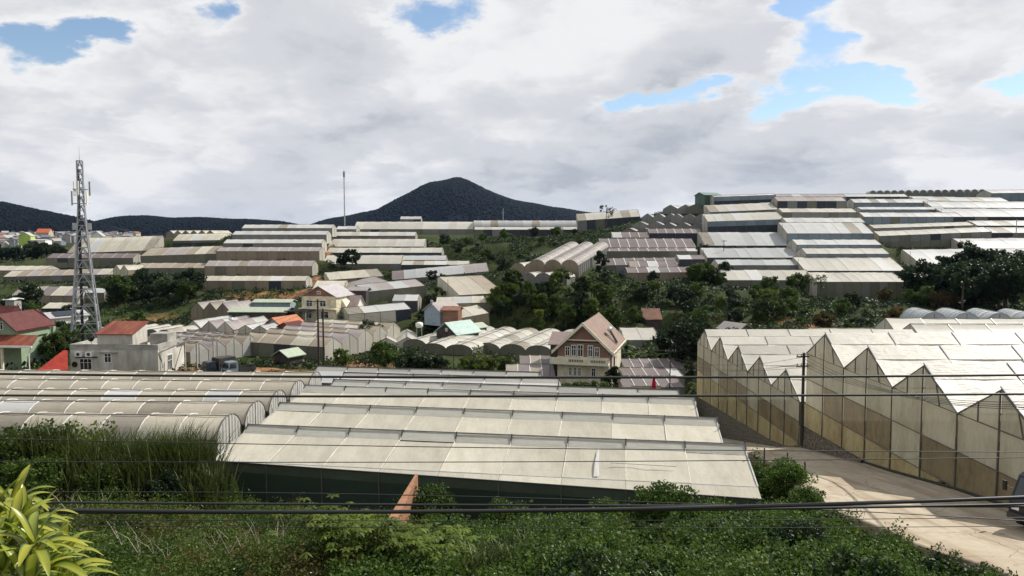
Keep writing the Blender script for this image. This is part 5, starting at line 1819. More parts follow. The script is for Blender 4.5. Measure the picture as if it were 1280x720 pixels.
_, PT = pole('dark utility pole beside the road between the two gabled greenhouses', 1005, 441, 69.6, .17, 2, base=.4)
pole('left of the twin dark poles rising before the two-tone house', 397, 374, 112, .17, 1)
pole('right of the twin dark poles rising before the two-tone house', 403.5, 386, 112.6, .15, 0)
pole('dark pole in the garden right of the brick-gabled house', 838, 436, 101, .10, 1)
pole('thin pole standing in front of the right hillside roofs', 905, 300, 221, .11, 1)
pole('small pole by the lilac tunnels', 706, 333, 188, .10, 0)
pole('pole among the grey roofs at the right edge', 1271, 274, 238, .16, 0, mat=CONC)
pole('thin pole in front of the dark bushes by the front greenhouse', 567, 435, 108, .06, 0)
pole('leaning post beside the tower foot', 80, 413, 110, .10, 0)
pole('thin post in front of the brick house balcony', 687.5, 456, 100, .05, 0, mat=DSTEEL)


def cable(label, pts, r, name='power_cable', sag=0.0, group=None):
    P_ = []
    for a, b in zip(pts[:-1], pts[1:]):
        n = 14
        for i in range(n):
            t_ = i / n
            P_.append(Vector(a).lerp(Vector(b), t_) - Vector((0, 0, sag * 4 * t_ * (1 - t_))))
    P_.append(Vector(pts[-1]))
    return tag(MB().tube(P_, r, 6).build(name, BLACK, None, smooth=True), label, 'cable', group)


GC = 'cables crossing in front of the view'
# the street line before the viewpoint
for lab, yl, ym, yr, Y, r in (('thick upper cable crossing just above the front greenhouse roofs', 466.5, 471.8, 468, 11.5, .020), ('second upper cable crossing over the front greenhouse roofs', 494, 495.4, 492, 11.6, .019),
                              ('thin cable crossing over the front greenhouse ridge', 547, 560, 565, 13.0, .008), ('thin cable crossing low over the front greenhouse roof', 576.5, 577.3, 571, 13.2, .008),
                              ('thin cable above the dark bundle at the lower left', 616, 622, 655, 12.0, .008), ('upper strand of the dark bundle crossing over the bushes', 627, 631.5, 633, 11.0, .017),
                              ('thickest cable of the dark bundle crossing over the bushes', 635.5, 638.5, 619, 10.8, .029), ('lowest strand of the dark bundle at the right', 640, 639.5, 629, 10.9, .019),
                              ('thin wire below the dark bundle over the road', 648, 651, 646, 12.2, .006), ('lowest thin wire crossing over the bushes and road', 655, 660, 657, 12.4, .006)):
    a, b, c = at(-60, yl, Y), at(640, ym, Y), at(1340, yr, Y)
    P_ = []
    for i in range(41):
        t_ = i / 40
        q = a * (1 - t_) * (1 - 2 * t_) + b * 4 * t_ * (1 - t_) + c * t_ * (2 * t_ - 1)
        P_.append(q)
    tag(MB().tube(P_, r, 6).build('overhead_cable', BLACK, None, smooth=True), lab, 'cable', GC)
GC2 = 'wires fanning out from the road pole'
j = at(1106, 488, 52)
for i, (dz, y2) in enumerate(((.1, 502), (-.25, 506), (-.6, 509), (-.9, 512))):
    e = at(1300, y2, 30)
    cable(f'service wire running right from the road pole, {ORD[i]} from the top', [PT + Vector((0, 0, dz - .3)), j + Vector((0, 0, (.1 - .06 * i))), e], .018, group=GC2, sag=.3)
for i, (px, py, Y, dz) in enumerate(((838, 447, 101, -.4), (842, 452, 101, -1.0), (786, 450, 112, -1.4))):
    cable(f'service wire running left from the road pole, {ORD[i]} from the top', [PT + Vector((0, 0, dz)), at(px, py, Y)], .018, group=GC2, sag=.9)
for i, (py, dz) in enumerate(((378, -.3), (384, -1))):
    cable(f'wire from the twin poles towards the white building, {["upper", "lower"][i]}', [at(397, py, 112), at(225, 424 + 4 * i, 112)], .018, group='wires at the twin poles', sag=1.2)
    cable(f'wire from the twin poles towards the garden pole, {["upper", "lower"][i]}', [at(397, py, 112), at(838, 438 + 4 * i, 101)], .014, group='wires at the twin poles', sag=1.8)

# fence posts beside the road
for i, (px, pt__, pb_, Y) in enumerate(((931, 551, 572, 58.0), (955, 560, 585, 55.0), (983.5, 566, 602, 52.0), (1008, 577, 600, 51.0))):
    a, b = at(px, pt__, Y), at(px, pb_, Y)
    z0 = min(b.z, tz(b.x, Y)) - .4
    o = tag(MB().tube([(0, 0, 0), (.05 * (i == 3) * -3, 0, a.z - z0)], .055, 6).build('fence_post', DSTEEL, None, (b.x, Y, z0)), f'thin dark fence post by the road edge, {ORD[i]} from the left', 'post', 'fence posts by the road')
for k_, (za, zb) in enumerate(((555, 579), (562, 585))):
    cable(f'{["upper", "lower"][k_]} wire of the fence beside the road', [at(931, za, 58), at(955, za + 9, 55), at(983.5, za + 17, 52), at(1008, zb + 2, 51)], .008, 'fence_wire')

# ------------------------------------------------------------------ trucks
def truck(label, loc, yaw, body, cargo, bed=True, s=1.0, tall=False):
    o = thing('truck', label, 'truck', loc, yaw, scale=s)
    prof = [(0, .45), (0, 1.05), (.12, 1.25), (.42, 2.05), (.62, 2.15), (1.65, 2.15), (1.75, 2.0), (1.75, .45)]
    m = MB()
    w = .88
    tp = lambda z: 1 - .10 * max(0, (z - 1.1) / 1.05)
    L_ = [(-w * tp(z), y, z) for y, z in prof]
    R_ = [(w * tp(z), y, z) for y, z in prof]
    m.poly(L_[::-1]).poly(R_)
    n = len(prof)
    for i in range(n):
        k2 = (i + 1) % n
        m.poly([L_[i], L_[k2], R_[k2], R_[i]])
    m.build('cab', body, o)
    MB().poly([(-.74, .125, 1.30), (.74, .125, 1.30), (.70, .395, 1.98), (-.70, .395, 1.98)]).build('windshield', GLASS, o, (0, -.03, .01))
    for sgn in (-1, 1):
        MB().poly([(sgn * .885, .40, 1.28), (sgn * .885, 1.45, 1.28), (sgn * .825, 1.45, 1.95), (sgn * .825, .58, 1.95)]).build('side_window', GLASS, o)
        MB().box(sgn * .62 - .14, sgn * .62 + .14, -.03, .02, .78, .98).build('headlight', WFRAME, o)
        mr = MB().bar((sgn * .88, .2, 1.5), (sgn * 1.12, .08, 1.6), .03).box(sgn * 1.12 - .07, sgn * 1.12 + .07, .04, .12, 1.40, 1.78).build('mirror', BLACK, o)
    MB().box(-.9, .9, -.08, .04, .42, .66).build('bumper', DSTEEL, o)
    MB().box(-.55, .55, -.025, .01, .76, 1.0).build('grille', BLACK, o)
    MB().box(-.7, .7, .3, 4.3, .38, .55).build('chassis', BLACK, o)
    if bed:
        b = MB().box(-.9, .9, 1.85, 4.4, .62, .72)
        b.box(-.9, -.84, 1.85, 4.4, .72, 1.15).box(.84, .9, 1.85, 4.4, .72, 1.15).box(-.84, .84, 4.34, 4.4, .72, 1.15).box(-.84, .84, 1.85, 1.92, .72, 1.9)
        b.build('cargo_bed', cargo, o)
    else:
        MB().box(-.95, .95, 1.85, 4.5, .6, 2.5).build('cargo_box', cargo, o)
    for x in (-.78, .78):
        for y in (.75, 3.5):
            t_ = MB().tube([(x - .1, y, .36), (x + .1, y, .36)], .36, 14).build('wheel', BLACK, o)
            MB().tube([(x - .11, y, .36), (x + .11, y, .36)], .19, 10).build('rim', STEEL, t_)
    return o


NAVY = solid('truck_navy', (.012, .016, .026), .3, .4, var=.1)
BLUEG = solid('truck_grey_blue', (.16, .20, .23), .3, .6, var=.1)
a = lift(252, 103, .25)
truck('dark truck parked left of the other beside the white building', a, R(-38), NAVY, TINWALL, False, 1.0)
truck('grey-blue flatbed truck parked right of the dark one', lift(278, 103, .25), R(-42), BLUEG, DSTEEL, True, 1.0)
truck('dark blue truck nose cut off by the right edge on the road', Vector((25.35, 35.4, road_z(35.4) - .05)), R(-66), NAVY, NAVY, False, 1.28)

# red folded parasol and garden bits
um = thing('folded_parasol', 'folded red parasol in the garden right of the brick-gabled house', 'parasol', lift(818.5, 101, at(818, 489, 101).z))
MB().tube([(0, 0, -1.5), (0, 0, 2.1)], .04, 6).build('pole', STEEL, um)
m = MB()
m.tube([(0, 0, .15), (0, 0, .5), (0, 0, 1.2), (0, 0, 1.9), (0, 0, 2.15)], [.42, .34, .26, .14, .03], 9)
m.build('canopy', solid('parasol_red', (.32, .012, .035), .8, .2, var=.3), um)
gw = tag(MB().box(0, 4.2, 0, .12, -2, 1.0).build('garden_wall', solid('garden_wall_beige', (.40, .36, .28)), None, lift(790, 102.5, at(790, 488, 102.5).z - .3)), 'low beige garden wall beneath the red parasol', 'wall')
tank = thing('water_tank', 'round white water tank on a stand near the teal-roofed house', 'tank', lift(524, 150, at(524, 418, 150).z))
MB().tube([(0, 0, 1.4), (0, 0, 1.6), (0, 0, 2.3), (0, 0, 2.5)], [.5, .75, .75, .3], 12).build('drum', WFRAME, tank, smooth=True)
MB().bar((-.5, 0, -1), (-.5, 0, 1.5), .1).bar((.5, 0, -1), (.5, 0, 1.5), .1).build('stand', STEEL, tank)
tank = thing('water_tank', 'round silver water tank below the beige gabled greenhouses', 'tank', lift(289, 160, at(289, 403, 160).z))
MB().tube([(0, 0, 0), (0, 0, .2), (0, 0, .9), (0, 0, 1.05)], [.45, .6, .6, .2], 12).build('drum', solid('tank_silver', (.6, .6, .6)), tank, smooth=True)
MB().bar((0, 0, -1.5), (0, 0, .1), .2).build('stand', STEEL, tank)

# terracotta wall sloping up the bank in front of the green net
A, B_ = at(521, 592, 46.5), at(496, 640, 40.5)
C_ = at(474, 672, 36.5)
m = MB()
secs = [(A, .07), (B_, .27), (C_, .10)]
for (p, w), (q, v) in zip(secs[:-1], secs[1:]):
    pl_, pr2, ql, qr = p + Vector((-w, 0, 0)), p + Vector((w, 0, 0)), q + Vector((-v, 0, 0)), q + Vector((v, 0, 0))
    dn = Vector((0, 0, -4.5))
    m.poly([pl_, ql, qr, pr2]).poly([pl_ + dn, ql + dn, ql, pl_]).poly([pr2, qr, qr + dn, pr2 + dn])
    m.poly([ql, ql + dn, qr + dn, qr])
tag(m.build('brick_wall', solid('terracotta_wall', (.28, .145, .085), .9, .2, var=.3, nsc=3, dirt=(.24, .12, .07), stretch=(1, 1, 3))), 'tapering terracotta wall top rising from the bushes before the green net', 'wall')

# ------------------------------------------------------------------ trees
def tr(kind, label, px, Y, h, mat, group=None, dx=0, **k):
    p = at(px, 400, Y)
    return tree(kind, label, p.x + dx, Y, h, mat, group, **k)


gt = random.Random(21)


TENS = ORD + ['eleventh', 'twelfth', 'thirteenth', 'fourteenth', 'fifteenth', 'sixteenth', 'seventeenth', 'eighteenth', 'nineteenth', 'twentieth', 'twenty-first', 'twenty-second', 'twenty-third', 'twenty-fourth',
              'twenty-fifth', 'twenty-sixth', 'twenty-seventh', 'twenty-eighth', 'twenty-ninth', 'thirtieth']


def wood(label, group, n, px0, px1, Y0, Y1, kinds, h0, h1, mats, avoid=True):
    c = 0
    made = []
    for t_ in range(n * 8):
        if c >= n:
            break
        Y = gt.uniform(Y0, Y1)
        px = gt.uniform(px0, px1)
        x = at(px, 400, Y).x
        if occ_np(np.array([x]), np.array([Y]))[0]:
            continue
        made.append((px, tree(gt.choice(kinds), label, x, Y, gt.uniform(h0, h1), gt.choice(mats), group, v=gt.randrange(4))))
        c += 1
    made.sort(key=lambda q: q[0])
    for i, (_, o) in enumerate(made):
        o['label'] = f'{label}, {TENS[i]} from the left'


wood('dark tree in the grove right of the lattice tower', 'grove right of the tower', 16, 134, 240, 190, 214, ['dense', 'broad'], .9, 1.45, [F_DARK, F_DARK, F_MID])
wood('dark tree in the far wood below the left town', 'wood below the far town', 26, -10, 84, 330, 400, ['dense', 'broad'], .8, 1.3, [F_DARK])
wood('green tree in the wood left behind the brick house', 'valley wood left', 24, 612, 745, 150, 182, ['broad', 'dense', 'tall'], .5, .95, [F_MID, F_LIGHT, F_MID, F_DARK])
wood('dark green tree in the wood below the mauve rows', 'valley wood centre', 28, 745, 880, 150, 188, ['broad', 'dense', 'shrub'], .5, .95, [F_DARK, F_MID, F_MID])
wood('tree on the bank below the right hillside stack', 'bank below the right stack', 24, 880, 1000, 148, 184, ['broad', 'shrub', 'dense'], .5, .85, [F_MID, F_DARK, F_LIGHT])
wood('big dark tree in the clump right of the hillside stack', 'dark clump at the right', 24, 1142, 1300, 160, 196, ['dense', 'broad'], 1.3, 1.9, [F_DARK])
wood('shrub on the bank under the footpath', 'bank under the footpath', 30, 1000, 1190, 138, 174, ['shrub', 'dense'], .5, .8, [F_MID, F_DARK, F_DRY])
wood('shrubby tree on the terraces below the crest', 'green terraces below the crest', 30, 524, 735, 226, 296, ['dense', 'shrub', 'broad'], .45, .9, [F_DARK, F_MID])
wood('bush at the left edge of the right hillside stack', 'bushes at the stack edge', 14, 866, 908, 190, 236, ['dense', 'shrub'], .6, 1.0, [F_DARK, F_MID])
wood('bush among the small houses in the middle', 'bushes among the small houses', 18, 430, 640, 150, 182, ['shrub', 'dense', 'broad'], .5, .85, [F_MID, F_DARK])
wood('bush between the left greenhouses by the tower', 'bushes at the left', 18, -5, 215, 118, 185, ['shrub', 'dense'], .5, .8, [F_MID, F_DARK])
for lab, kind, px, Y, h, mt in (('tall dark tree standing out in front of the mauve rows', 'tall', 751, 192, .85, F_DARK), ('large glossy dark tree left of the lower road greenhouse', 'dense', 866, 124, 1.55, F_DARK),
                                ('second large dark tree beside the glossy one behind the banana plants', 'dense', 846, 130, 1.3, F_DARK), ('leafy tree in front of the right hillside stack, left one', 'broad', 962, 182, .95, F_MID),
                                ('leafy tree in front of the right hillside stack, right one', 'broad', 996, 183, 1.05, F_MID), ('slender tree at the corner of the tall-walled row', 'sparse', 1024, 183, 1.0, F_MID),
                                ('round dark shrub before the white tent greenhouse', 'dense', 461, 152, .95, F_DARK), ('round green tree left of the dark bushes by the front greenhouse', 'broad', 481, 116, .85, F_MID),
                                ('round dark bush behind the front greenhouse, left', 'dense', 508, 114, .80, F_DARK), ('round dark bush behind the front greenhouse, middle', 'dense', 529, 114, .85, F_DARK),
                                ('round dark bush behind the front greenhouse, right', 'dense', 548, 115, .78, F_DARK), ('light green bush left of the mauve grid roof', 'broad', 586, 114, .75, F_MID),
                                ('second light bush left of the mauve grid roof', 'broad', 606, 116, .7, F_LIGHT), ('sparse sapling in front of the scalloped cream vaults', 'sparse', 596, 112, .95, F_LIGHT), ('bush in front of the scalloped cream vaults', 'dense', 632, 120, .65, F_MID),
                                ('dark tree among the cream rows right of the gully', 'broad', 441, 241, 1.1, F_DARK), ('smaller dark tree left of it among the cream rows', 'dense', 428, 242, .8, F_DARK),
                                ('bare thin tree before the right end of the crest', 'sparse', 757, 283, 1.4, F_DRY), ('small round tree on the skyline left of the pale tents', 'broad', 803, 330, .9, F_DARK),
                                ('dark tree before the white skyline roofs at the right', 'dense', 1205, 230, .9, F_DARK), ('dark cypress beside the red parasol', 'cypress', 827, 100.5, .95, F_DARK),
                                ('small dark cypress at the corner of the brick house', 'cypress', 785, 101, .62, F_DARK), ('blue-green bush in front of the brick house, left', 'dense', 708, 100, .52, F_MID),
                                ('bush in front of the brick house, middle', 'dense', 728, 101, .62, F_MID), ('bush in front of the brick house, right', 'broad', 752, 101, .60, F_MID), ('climber at the corner of the brick house', 'tall', 765, 105, .62, F_DARK),
                                ('green bush beside the tower foot', 'dense', 66, 116, .75, F_MID), ('dark tree behind the red-roofed house', 'dense', 14, 152, 1.1, F_DARK), ('dark tree above the white shed with solar panel', 'broad', 36, 176, 1.2, F_DARK),
                                ('bush right of the lean-to room behind the white building', 'dense', 312, 144, .55, F_MID), ('small tree by the brown-striped greenhouse', 'broad', 428, 121, .6, F_LIGHT),
                                ('tree on the skyline behind the white house', 'dense', 147, 395, 1.3, F_DARK)):
    tr(kind, lab, px, Y, h, mt)

# banana plants
def banana_leaf(seed):
    g = random.Random(seed)
    L_, w = 2.0, .36
    V, F = [], []
    n = 6
    for i in range(n + 1):
        t_ = i / n
        x = L_ * (t_ - .18 * t_ * t_)
        z = L_ * (.75 * t_ - .80 * t_ * t_)
        ww = w * math.sin(math.pi * (.08 + .9 * t_)) ** .7
        V += [(x, -ww, z - .08), (x, 0, z), (x, ww, z - .08)]
    for i in range(n):
        for k_ in range(2):
            a = i * 3 + k_
            F.append((a, a + 3, a + 4, a + 1))
    return np_mesh('leaf', V, F, True)


BL_ = [banana_leaf(i) for i in range(2)]
for b_ in BL_:
    b_.materials.append(F_MID)


def banana(label, px, Y, s, group):
    x = at(px, 400, Y).x
    o = thing('banana_plant', label, 'plant', (x, Y, tz(x, Y)), 0, group, s)
    MB().tube([(0, 0, -.3), (0, 0, 1.9)], [.14, .09], 7).build('stem', F_LIGHT, o)
    for k_ in range(9):
        obj('leaf', BL_[k_ % 2], None, o, (0, 0, 1.5 + .06 * k_), (0, -gt.uniform(.1, .75), k_ * 2.4 + gt.uniform(-.3, .3)), gt.uniform(.8, 1.1))
    return o


for px in (783, 790, 797, 804, 811, 818, 825, 832, 839):
    banana(f'banana plant beneath the corrugated cream roof, {TENS[(px - 783) // 7]} from the left', px, gt.uniform(126, 136), gt.uniform(.9, 1.3), 'banana row behind the brick house')
for bi, px in enumerate((546, 553, 560, 566, 573, 580)):
    banana(f'banana plant left of the brownish stepped greenhouse, {ORD[bi]} from the left', px, gt.uniform(182, 192), gt.uniform(1.0, 1.4), 'banana clump in the middle')
# ------------------------------------------------------------------ undergrowth in the valley and on the hillside
def pxof(x, y):
    return 640 + FPX * x / y


nz1 = lambda x, y, s=.12, p=0: np.sin(x * s + p) * np.cos(y * s * 1.3 + p * 2) + .5 * np.sin(x * s * 2.7 - y * s * 1.9 + p)


def scatter(name, label, n, xr, yr, per, leaf, rad, ht, mat, seed, keep=None, wide=.72, up=.35, mound=False, stretch=1.5, lift=0.0):
    g = np.random.default_rng(seed)
    x = g.uniform(*xr, n)
    y = g.uniform(*yr, n)
    k_ = np.abs(x) < wide * y + 6
    k_ &= ~occ_np(x, y)
    if keep is not None:
        k_ &= keep(x, y)
    x, y = x[k_], y[k_]
    z = tz_np(x, y)
    if lift:
        z = np.array([road_z(v) for v in y]) - .02
    m = len(x)
    r = rad * g.uniform(.6, 1.4, m)
    h_ = ht * g.uniform(.3, 1.3, m)
    if mound:
        w_ = .5 + .5 * np.clip(nz1(x, y, .55, seed) * .7 + nz1(x, y, 1.4, seed * 2) * .5, -1, 1)
        h_ *= .45 + 1.3 * w_
        gone = g.random(m) > .45 + .75 * w_
        x, y, z, r, h_ = x[~gone], y[~gone], z[~gone], r[~gone], h_[~gone]
        m = len(x)
    d = g.normal(size=(m, per, 3))
    d /= np.linalg.norm(d, axis=2)[:, :, None]
    d[:, :, 2] = np.abs(d[:, :, 2])
    d *= g.uniform(.55, 1.0, (m, per, 1))
    P_ = np.stack([x[:, None] + d[:, :, 0] * r[:, None], y[:, None] + d[:, :, 1] * r[:, None], z[:, None] + .03 + d[:, :, 2] * h_[:, None]], 2).reshape(-1, 3)
    V, F = leaf_quads(P_, leaf, up, stretch, g)
    return tag(obj(name, np_mesh(name, V, F), mat), label, 'vegetation', kind='stuff')


scatter('hillside_weeds', 'dark green weeds and low scrub covering the valley slopes', 26000, (-150, 180), (112, 300), 14, .36, 1.2, 1.0, F_DARK, 31, lambda x, y: nz1(x, y) > -.5)
scatter('hillside_scrub', 'mid green low scrub on the valley slopes', 16000, (-150, 180), (98, 300), 14, .30, 1.0, .8, F_MID, 32, lambda x, y: nz1(x, y, .1, 2) > 0)
scatter('dry_weeds', 'dry yellowish weeds around the trucks and terraces', 5000, (-60, 60), (98, 170), 9, .28, .7, .7, F_DRY, 33, lambda x, y: nz1(x, y, .16, 4) > .1)
scatter('outer_scrub', 'scrub on the slopes at both sides of the valley', 9000, (-330, 330), (90, 330), 12, .6, 2.2, 2.0, F_DARK, 34, keep=lambda x, y: (np.abs(x) > .66 * y) & (nz1(x, y, .06, 1) > -.4), wide=1.3)
# ------------------------------------------------------------------ growth on the bank in the foreground
right_side = lambda x, y: (pxof(x, y) > 430 + 40 * np.sin(y * .7))
fore = lambda x, y: (y < 51.0 - .078 * (x + 22))
off_road = lambda x, y: x < np.interp(y, [0, 20, 30, 36, 41, 46, 54, 60], [22, 20.6, 19.6, 18.3, 17.8, 18.3, 20.2, 20.6]) - .2
scatter('vine_ground_cover', 'glossy green vines and bushes covering the bank at the lower right', 6500, (-12, 21), (15, 62), 110, .095, .75, .9, F_VINE, 41, mound=True, keep=lambda x, y: right_side(x, y) & off_road(x, y) & ((fore(x, y) & (x < 16.5)) | (x >= 16.5)))
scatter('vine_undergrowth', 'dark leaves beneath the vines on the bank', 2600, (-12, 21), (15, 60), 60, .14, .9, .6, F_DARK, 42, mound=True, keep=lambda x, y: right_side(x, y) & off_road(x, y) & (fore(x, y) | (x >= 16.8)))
scatter('weedy_ground_cover', 'mixed olive weeds covering the bank at the lower left', 5200, (-45, -2), (15, 50), 85, .085, .8, .8, F_MID, 43, mound=True, keep=lambda x, y: ~right_side(x, y) & fore(x, y))
scatter('dry_ground_cover', 'brownish dry weeds among the green on the lower left bank', 3000, (-45, 0), (15, 50), 60, .075, .7, .85, F_DRY, 44, mound=True, keep=lambda x, y: (pxof(x, y) < 520) & fore(x, y) & (nz1(x, y, .35, 1) > -.15))
scatter('light_vine_shoots', 'brighter leaves scattered over the vines as painted sunlit tips', 900, (-12, 20), (16, 60), 45, .12, .6, 1.15, F_LIGHT, 47, mound=True, keep=lambda x, y: right_side(x, y) & off_road(x, y) & (fore(x, y) | (x >= 16.8)) & (nz1(x, y, .4, 5) > .2))  # sunlit vine tips given by a brighter leaf colour
scatter('grassy_weeds', 'narrow grassy weeds standing among the ground cover', 1100, (-40, 16), (17, 50), 26, .05, .5, 1.35, F_GRASS, 48, keep=lambda x, y: fore(x, y) & off_road(x, y) & (nz1(x, y, .3, 7) > .15), stretch=5.0)
scatter('small_white_glints', 'tiny white specks painted as leaf glints over the weeds on the bank', 800, (-40, 14), (22, 50), 2, .038, .8, 1.0, solid('glint_white', (.75, .74, .68), .6), 45, lambda x, y: fore(x, y) & (nz1(x, y, .5, 3) > -.2))  # white specks imitate glints on the leaves


scatter('road_edge_weeds', 'weeds and grass creeping over the edge of the concrete road', 700, (16, 22), (24, 56), 30, .06, .35, .4, F_MID, 49, keep=lambda x, y: (np.abs(x - np.interp(y, [0, 20, 30, 36, 41, 46, 54, 60], [22, 20.6, 19.6, 18.3, 17.8, 18.3, 20.2, 20.6]) + .05) < .45) & (nz1(x, y, .8, 3) > -.4), stretch=2.5, lift=.75)


# reeds and tall grass at the left in front of the vaults
def reed_mesh(seed, n, h, rad, w=.05, lean=.5):
    g = np.random.default_rng(seed)
    seg = 5
    V = np.empty((n, seg + 1, 2, 3), np.float32)
    base = np.stack([g.normal(0, rad * .45, n), g.normal(0, rad * .45, n)], 1)
    ang = g.random(n) * 6.283
    hh_ = h * g.uniform(.45, 1.0, n)
    ln = lean * g.uniform(.1, 1.0, n) * hh_
    for i in range(seg + 1):
        t_ = i / seg
        cx = base[:, 0] + np.cos(ang) * ln * t_ ** 2.2
        cy = base[:, 1] + np.sin(ang) * ln * t_ ** 2.2
        cz = hh_ * (t_ - .22 * lean * t_ ** 3)
        ww = w * (1 - t_) ** .6 * g.uniform(.7, 1.3)
        for s_, sg in enumerate((-1, 1)):
            V[:, i, s_, 0] = cx - np.sin(ang + .5) * ww * sg
            V[:, i, s_, 1] = cy + np.cos(ang + .5) * ww * sg
            V[:, i, s_, 2] = cz
    idx = np.arange(n * (seg + 1) * 2).reshape(n, seg + 1, 2)
    F = np.stack([idx[:, :-1, 0], idx[:, :-1, 1], idx[:, 1:, 1], idx[:, 1:, 0]], 3 - 1).reshape(-1, 4)
    return np_mesh('blades', V.reshape(-1, 3), F)


for i, (px, Y, h_, n, lab) in enumerate(((240, 47.0, 5.3, 640, 'tallest reed clump, at the left corner of the front greenhouse'), (214, 46.5, 5.4, 680, 'tall reed clump just left of the tallest one'), (190, 46.5, 4.9, 520, 'reed clump third from the front greenhouse corner'),
                                         (160, 46.0, 4.9, 460, 'reed clump in the middle of the left thicket'), (130, 46.0, 4.7, 420, 'reed clump left of the thicket middle'), (100, 45.0, 4.3, 380, 'reed clump among the bushes at the left'),
                                         (254, 45.0, 3.0, 280, 'low arching grass before the tallest reeds'), (60, 45.0, 4.3, 420, 'reed clump second from the left edge'), (22, 45.5, 4.2, 420, 'reed clump at the left edge'), (175, 45.0, 3.6, 420, 'arching grass before the middle of the thicket'), (118, 44.0, 3.2, 360, 'arching grass at the foot of the left thicket'))):
    x = at(px, 560, Y).x
    o = thing('reed_clump', lab, 'grass', (x, Y, tz(x, Y)), 0, 'reeds at the left')
    obj('blades', reed_mesh(60 + i, n, h_, 1.5, .06, .5), F_GRASS, o)
    obj('stalks', reed_mesh(90 + i, 40, h_ * .9, 1.3, .02, .15), F_DRY, o)
for lab, px, Y, h_, mt in (('bushy shrub at the left edge before the vaulted greenhouse', 12, 45, 1.7, F_MID), ('second bushy shrub at the left before the vaulted greenhouse', 50, 46, 1.8, F_MID), ('bushy shrub with light tips left of the reeds', 88, 47, 2.0, F_LIGHT),
                           ('leafy shrub behind the reeds', 150, 48, 2.1, F_LIGHT), ('dark shrub under the reeds', 120, 44, 1.2, F_MID), ('dark shrub in front of the bushy ones at the left edge', 30, 42, 1.3, F_MID), ('dark low shrub below the tallest reeds', 200, 44.5, 1.0, F_DARK),
                           ('rounded vine-grown shrub beside the terracotta wall', 534, 45.0, 1.55, F_VINE), ('low rounded shrub before the green net, middle', 632, 44.2, 1.15, F_VINE), ('upright rounded shrub before the right end of the green net', 831, 42.0, 1.5, F_VINE),
                           ('bushy vine mound by the road fence, left', 955, 52, 1.3, F_VINE), ('bushy vine mound by the road fence, right', 990, 49, 1.3, F_VINE), ('dark vine mound at the lower right', 830, 31, 1.0, F_VINE), ('vine mound along the net, right part', 760, 43.0, .9, F_VINE),
                           ('vine mound near the road bend', 1015, 43, .9, F_VINE), ('dark bush at the bottom right of the bank', 1010, 33.5, .9, F_DARK)):
    tr('fine', lab, px, Y, h_, mt)


# broad-leaved plants and coarse grass at the bottom middle
def palmate(seed):
    g = np.random.default_rng(seed)
    V, F = [], []
    for k_ in range(46):
        c = Vector((g.normal(0, .38), g.normal(0, .38), g.uniform(.5, 1.35)))
        a0 = g.random() * 6.28
        tilt = g.uniform(-.5, .2)
        for f in range(6):
            a = a0 + f * 1.05
            d = Vector((math.cos(a), math.sin(a), tilt))
            s_ = Vector((-math.sin(a), math.cos(a), 0)) * .055
            l_ = .26 * g.uniform(.8, 1.2)
            i = len(V)
            V += [c, c + d * l_ * .55 + s_, c + d * l_ - Vector((0, 0, .06)), c + d * l_ * .55 - s_]
            F.append((i, i + 1, i + 2, i + 3))
    return np_mesh('leaves', [tuple(v) for v in V], F)


pal = [palmate(i) for i in range(3)]
for p_ in pal:
    p_.materials.append(F_LIGHT)
for i, (px, Y) in enumerate(((395, 29.5), (412, 28.5), (428, 30), (440, 27.6), (446, 29), (465, 30.5), (470, 28), (486, 29.5), (505, 28.5), (525, 30), (535, 27.6), (548, 29), (570, 30))):
    x = at(px, 600, Y).x
    o = thing('leafy_plant', f'light green finger-leaved plant at the bottom centre, {TENS[i]} from the left', 'plant', (x, Y, tz(x, Y) + .35), gt.uniform(0, 6), 'finger-leaved plants at the bottom centre', gt.uniform(.9, 1.25))
    obj('leaves', pal[i % 3], None, o)
    MB().tube([(0, 0, -.6), (.05, 0, .6), (0, .05, 1.1)], [.03, .02, .01], 5).build('stem', BARK, o)
for i, px in enumerate((585, 604, 622, 640, 662)):
    Y = 28.3 + .3 * i
    x = at(px, 600, Y).x
    o = thing('grass_tuft', f'coarse bright grass tuft at the bottom centre, {ORD[i]} from the left', 'grass', (x, Y, tz(x, Y) + .1), 0, 'coarse grass at the bottom centre')
    obj('blades', reed_mesh(130 + i, 60, 1.7, .7, .03, .7), F_GRASS, o)
TWIG = solid('twig_pale', (.42, .38, .31), .8, .2)
for i, (px, Y) in enumerate(((84, 38), (100, 36), (126, 37), (150, 30), (172, 29), (190, 29.6), (205, 28.6), (262, 29.6), (284, 29), (300, 30), (322, 29.4), (345, 30), (352, 29))):
    x = at(px, 600, Y).x
    m = MB()
    for k_ in range(3):
        p0 = Vector((0, 0, 0))
        d = Vector((gt.uniform(-.6, .6), gt.uniform(-.4, .4), 1))
        p1 = p0 + d * gt.uniform(.4, .9)
        p2 = p1 + (d + Vector((gt.uniform(-.8, .8), gt.uniform(-.5, .5), -.2))) * gt.uniform(.3, .6)
        m.tube([p0, p1, p2], [.014, .010, .004], 4)
    tag(m.build('dry_twig', TWIG, None, (x, Y, tz(x, Y) + .45)), f'pale dry twig in the weeds at the lower left, {TENS[i]} from the left', 'twig', 'dry twigs on the bank')


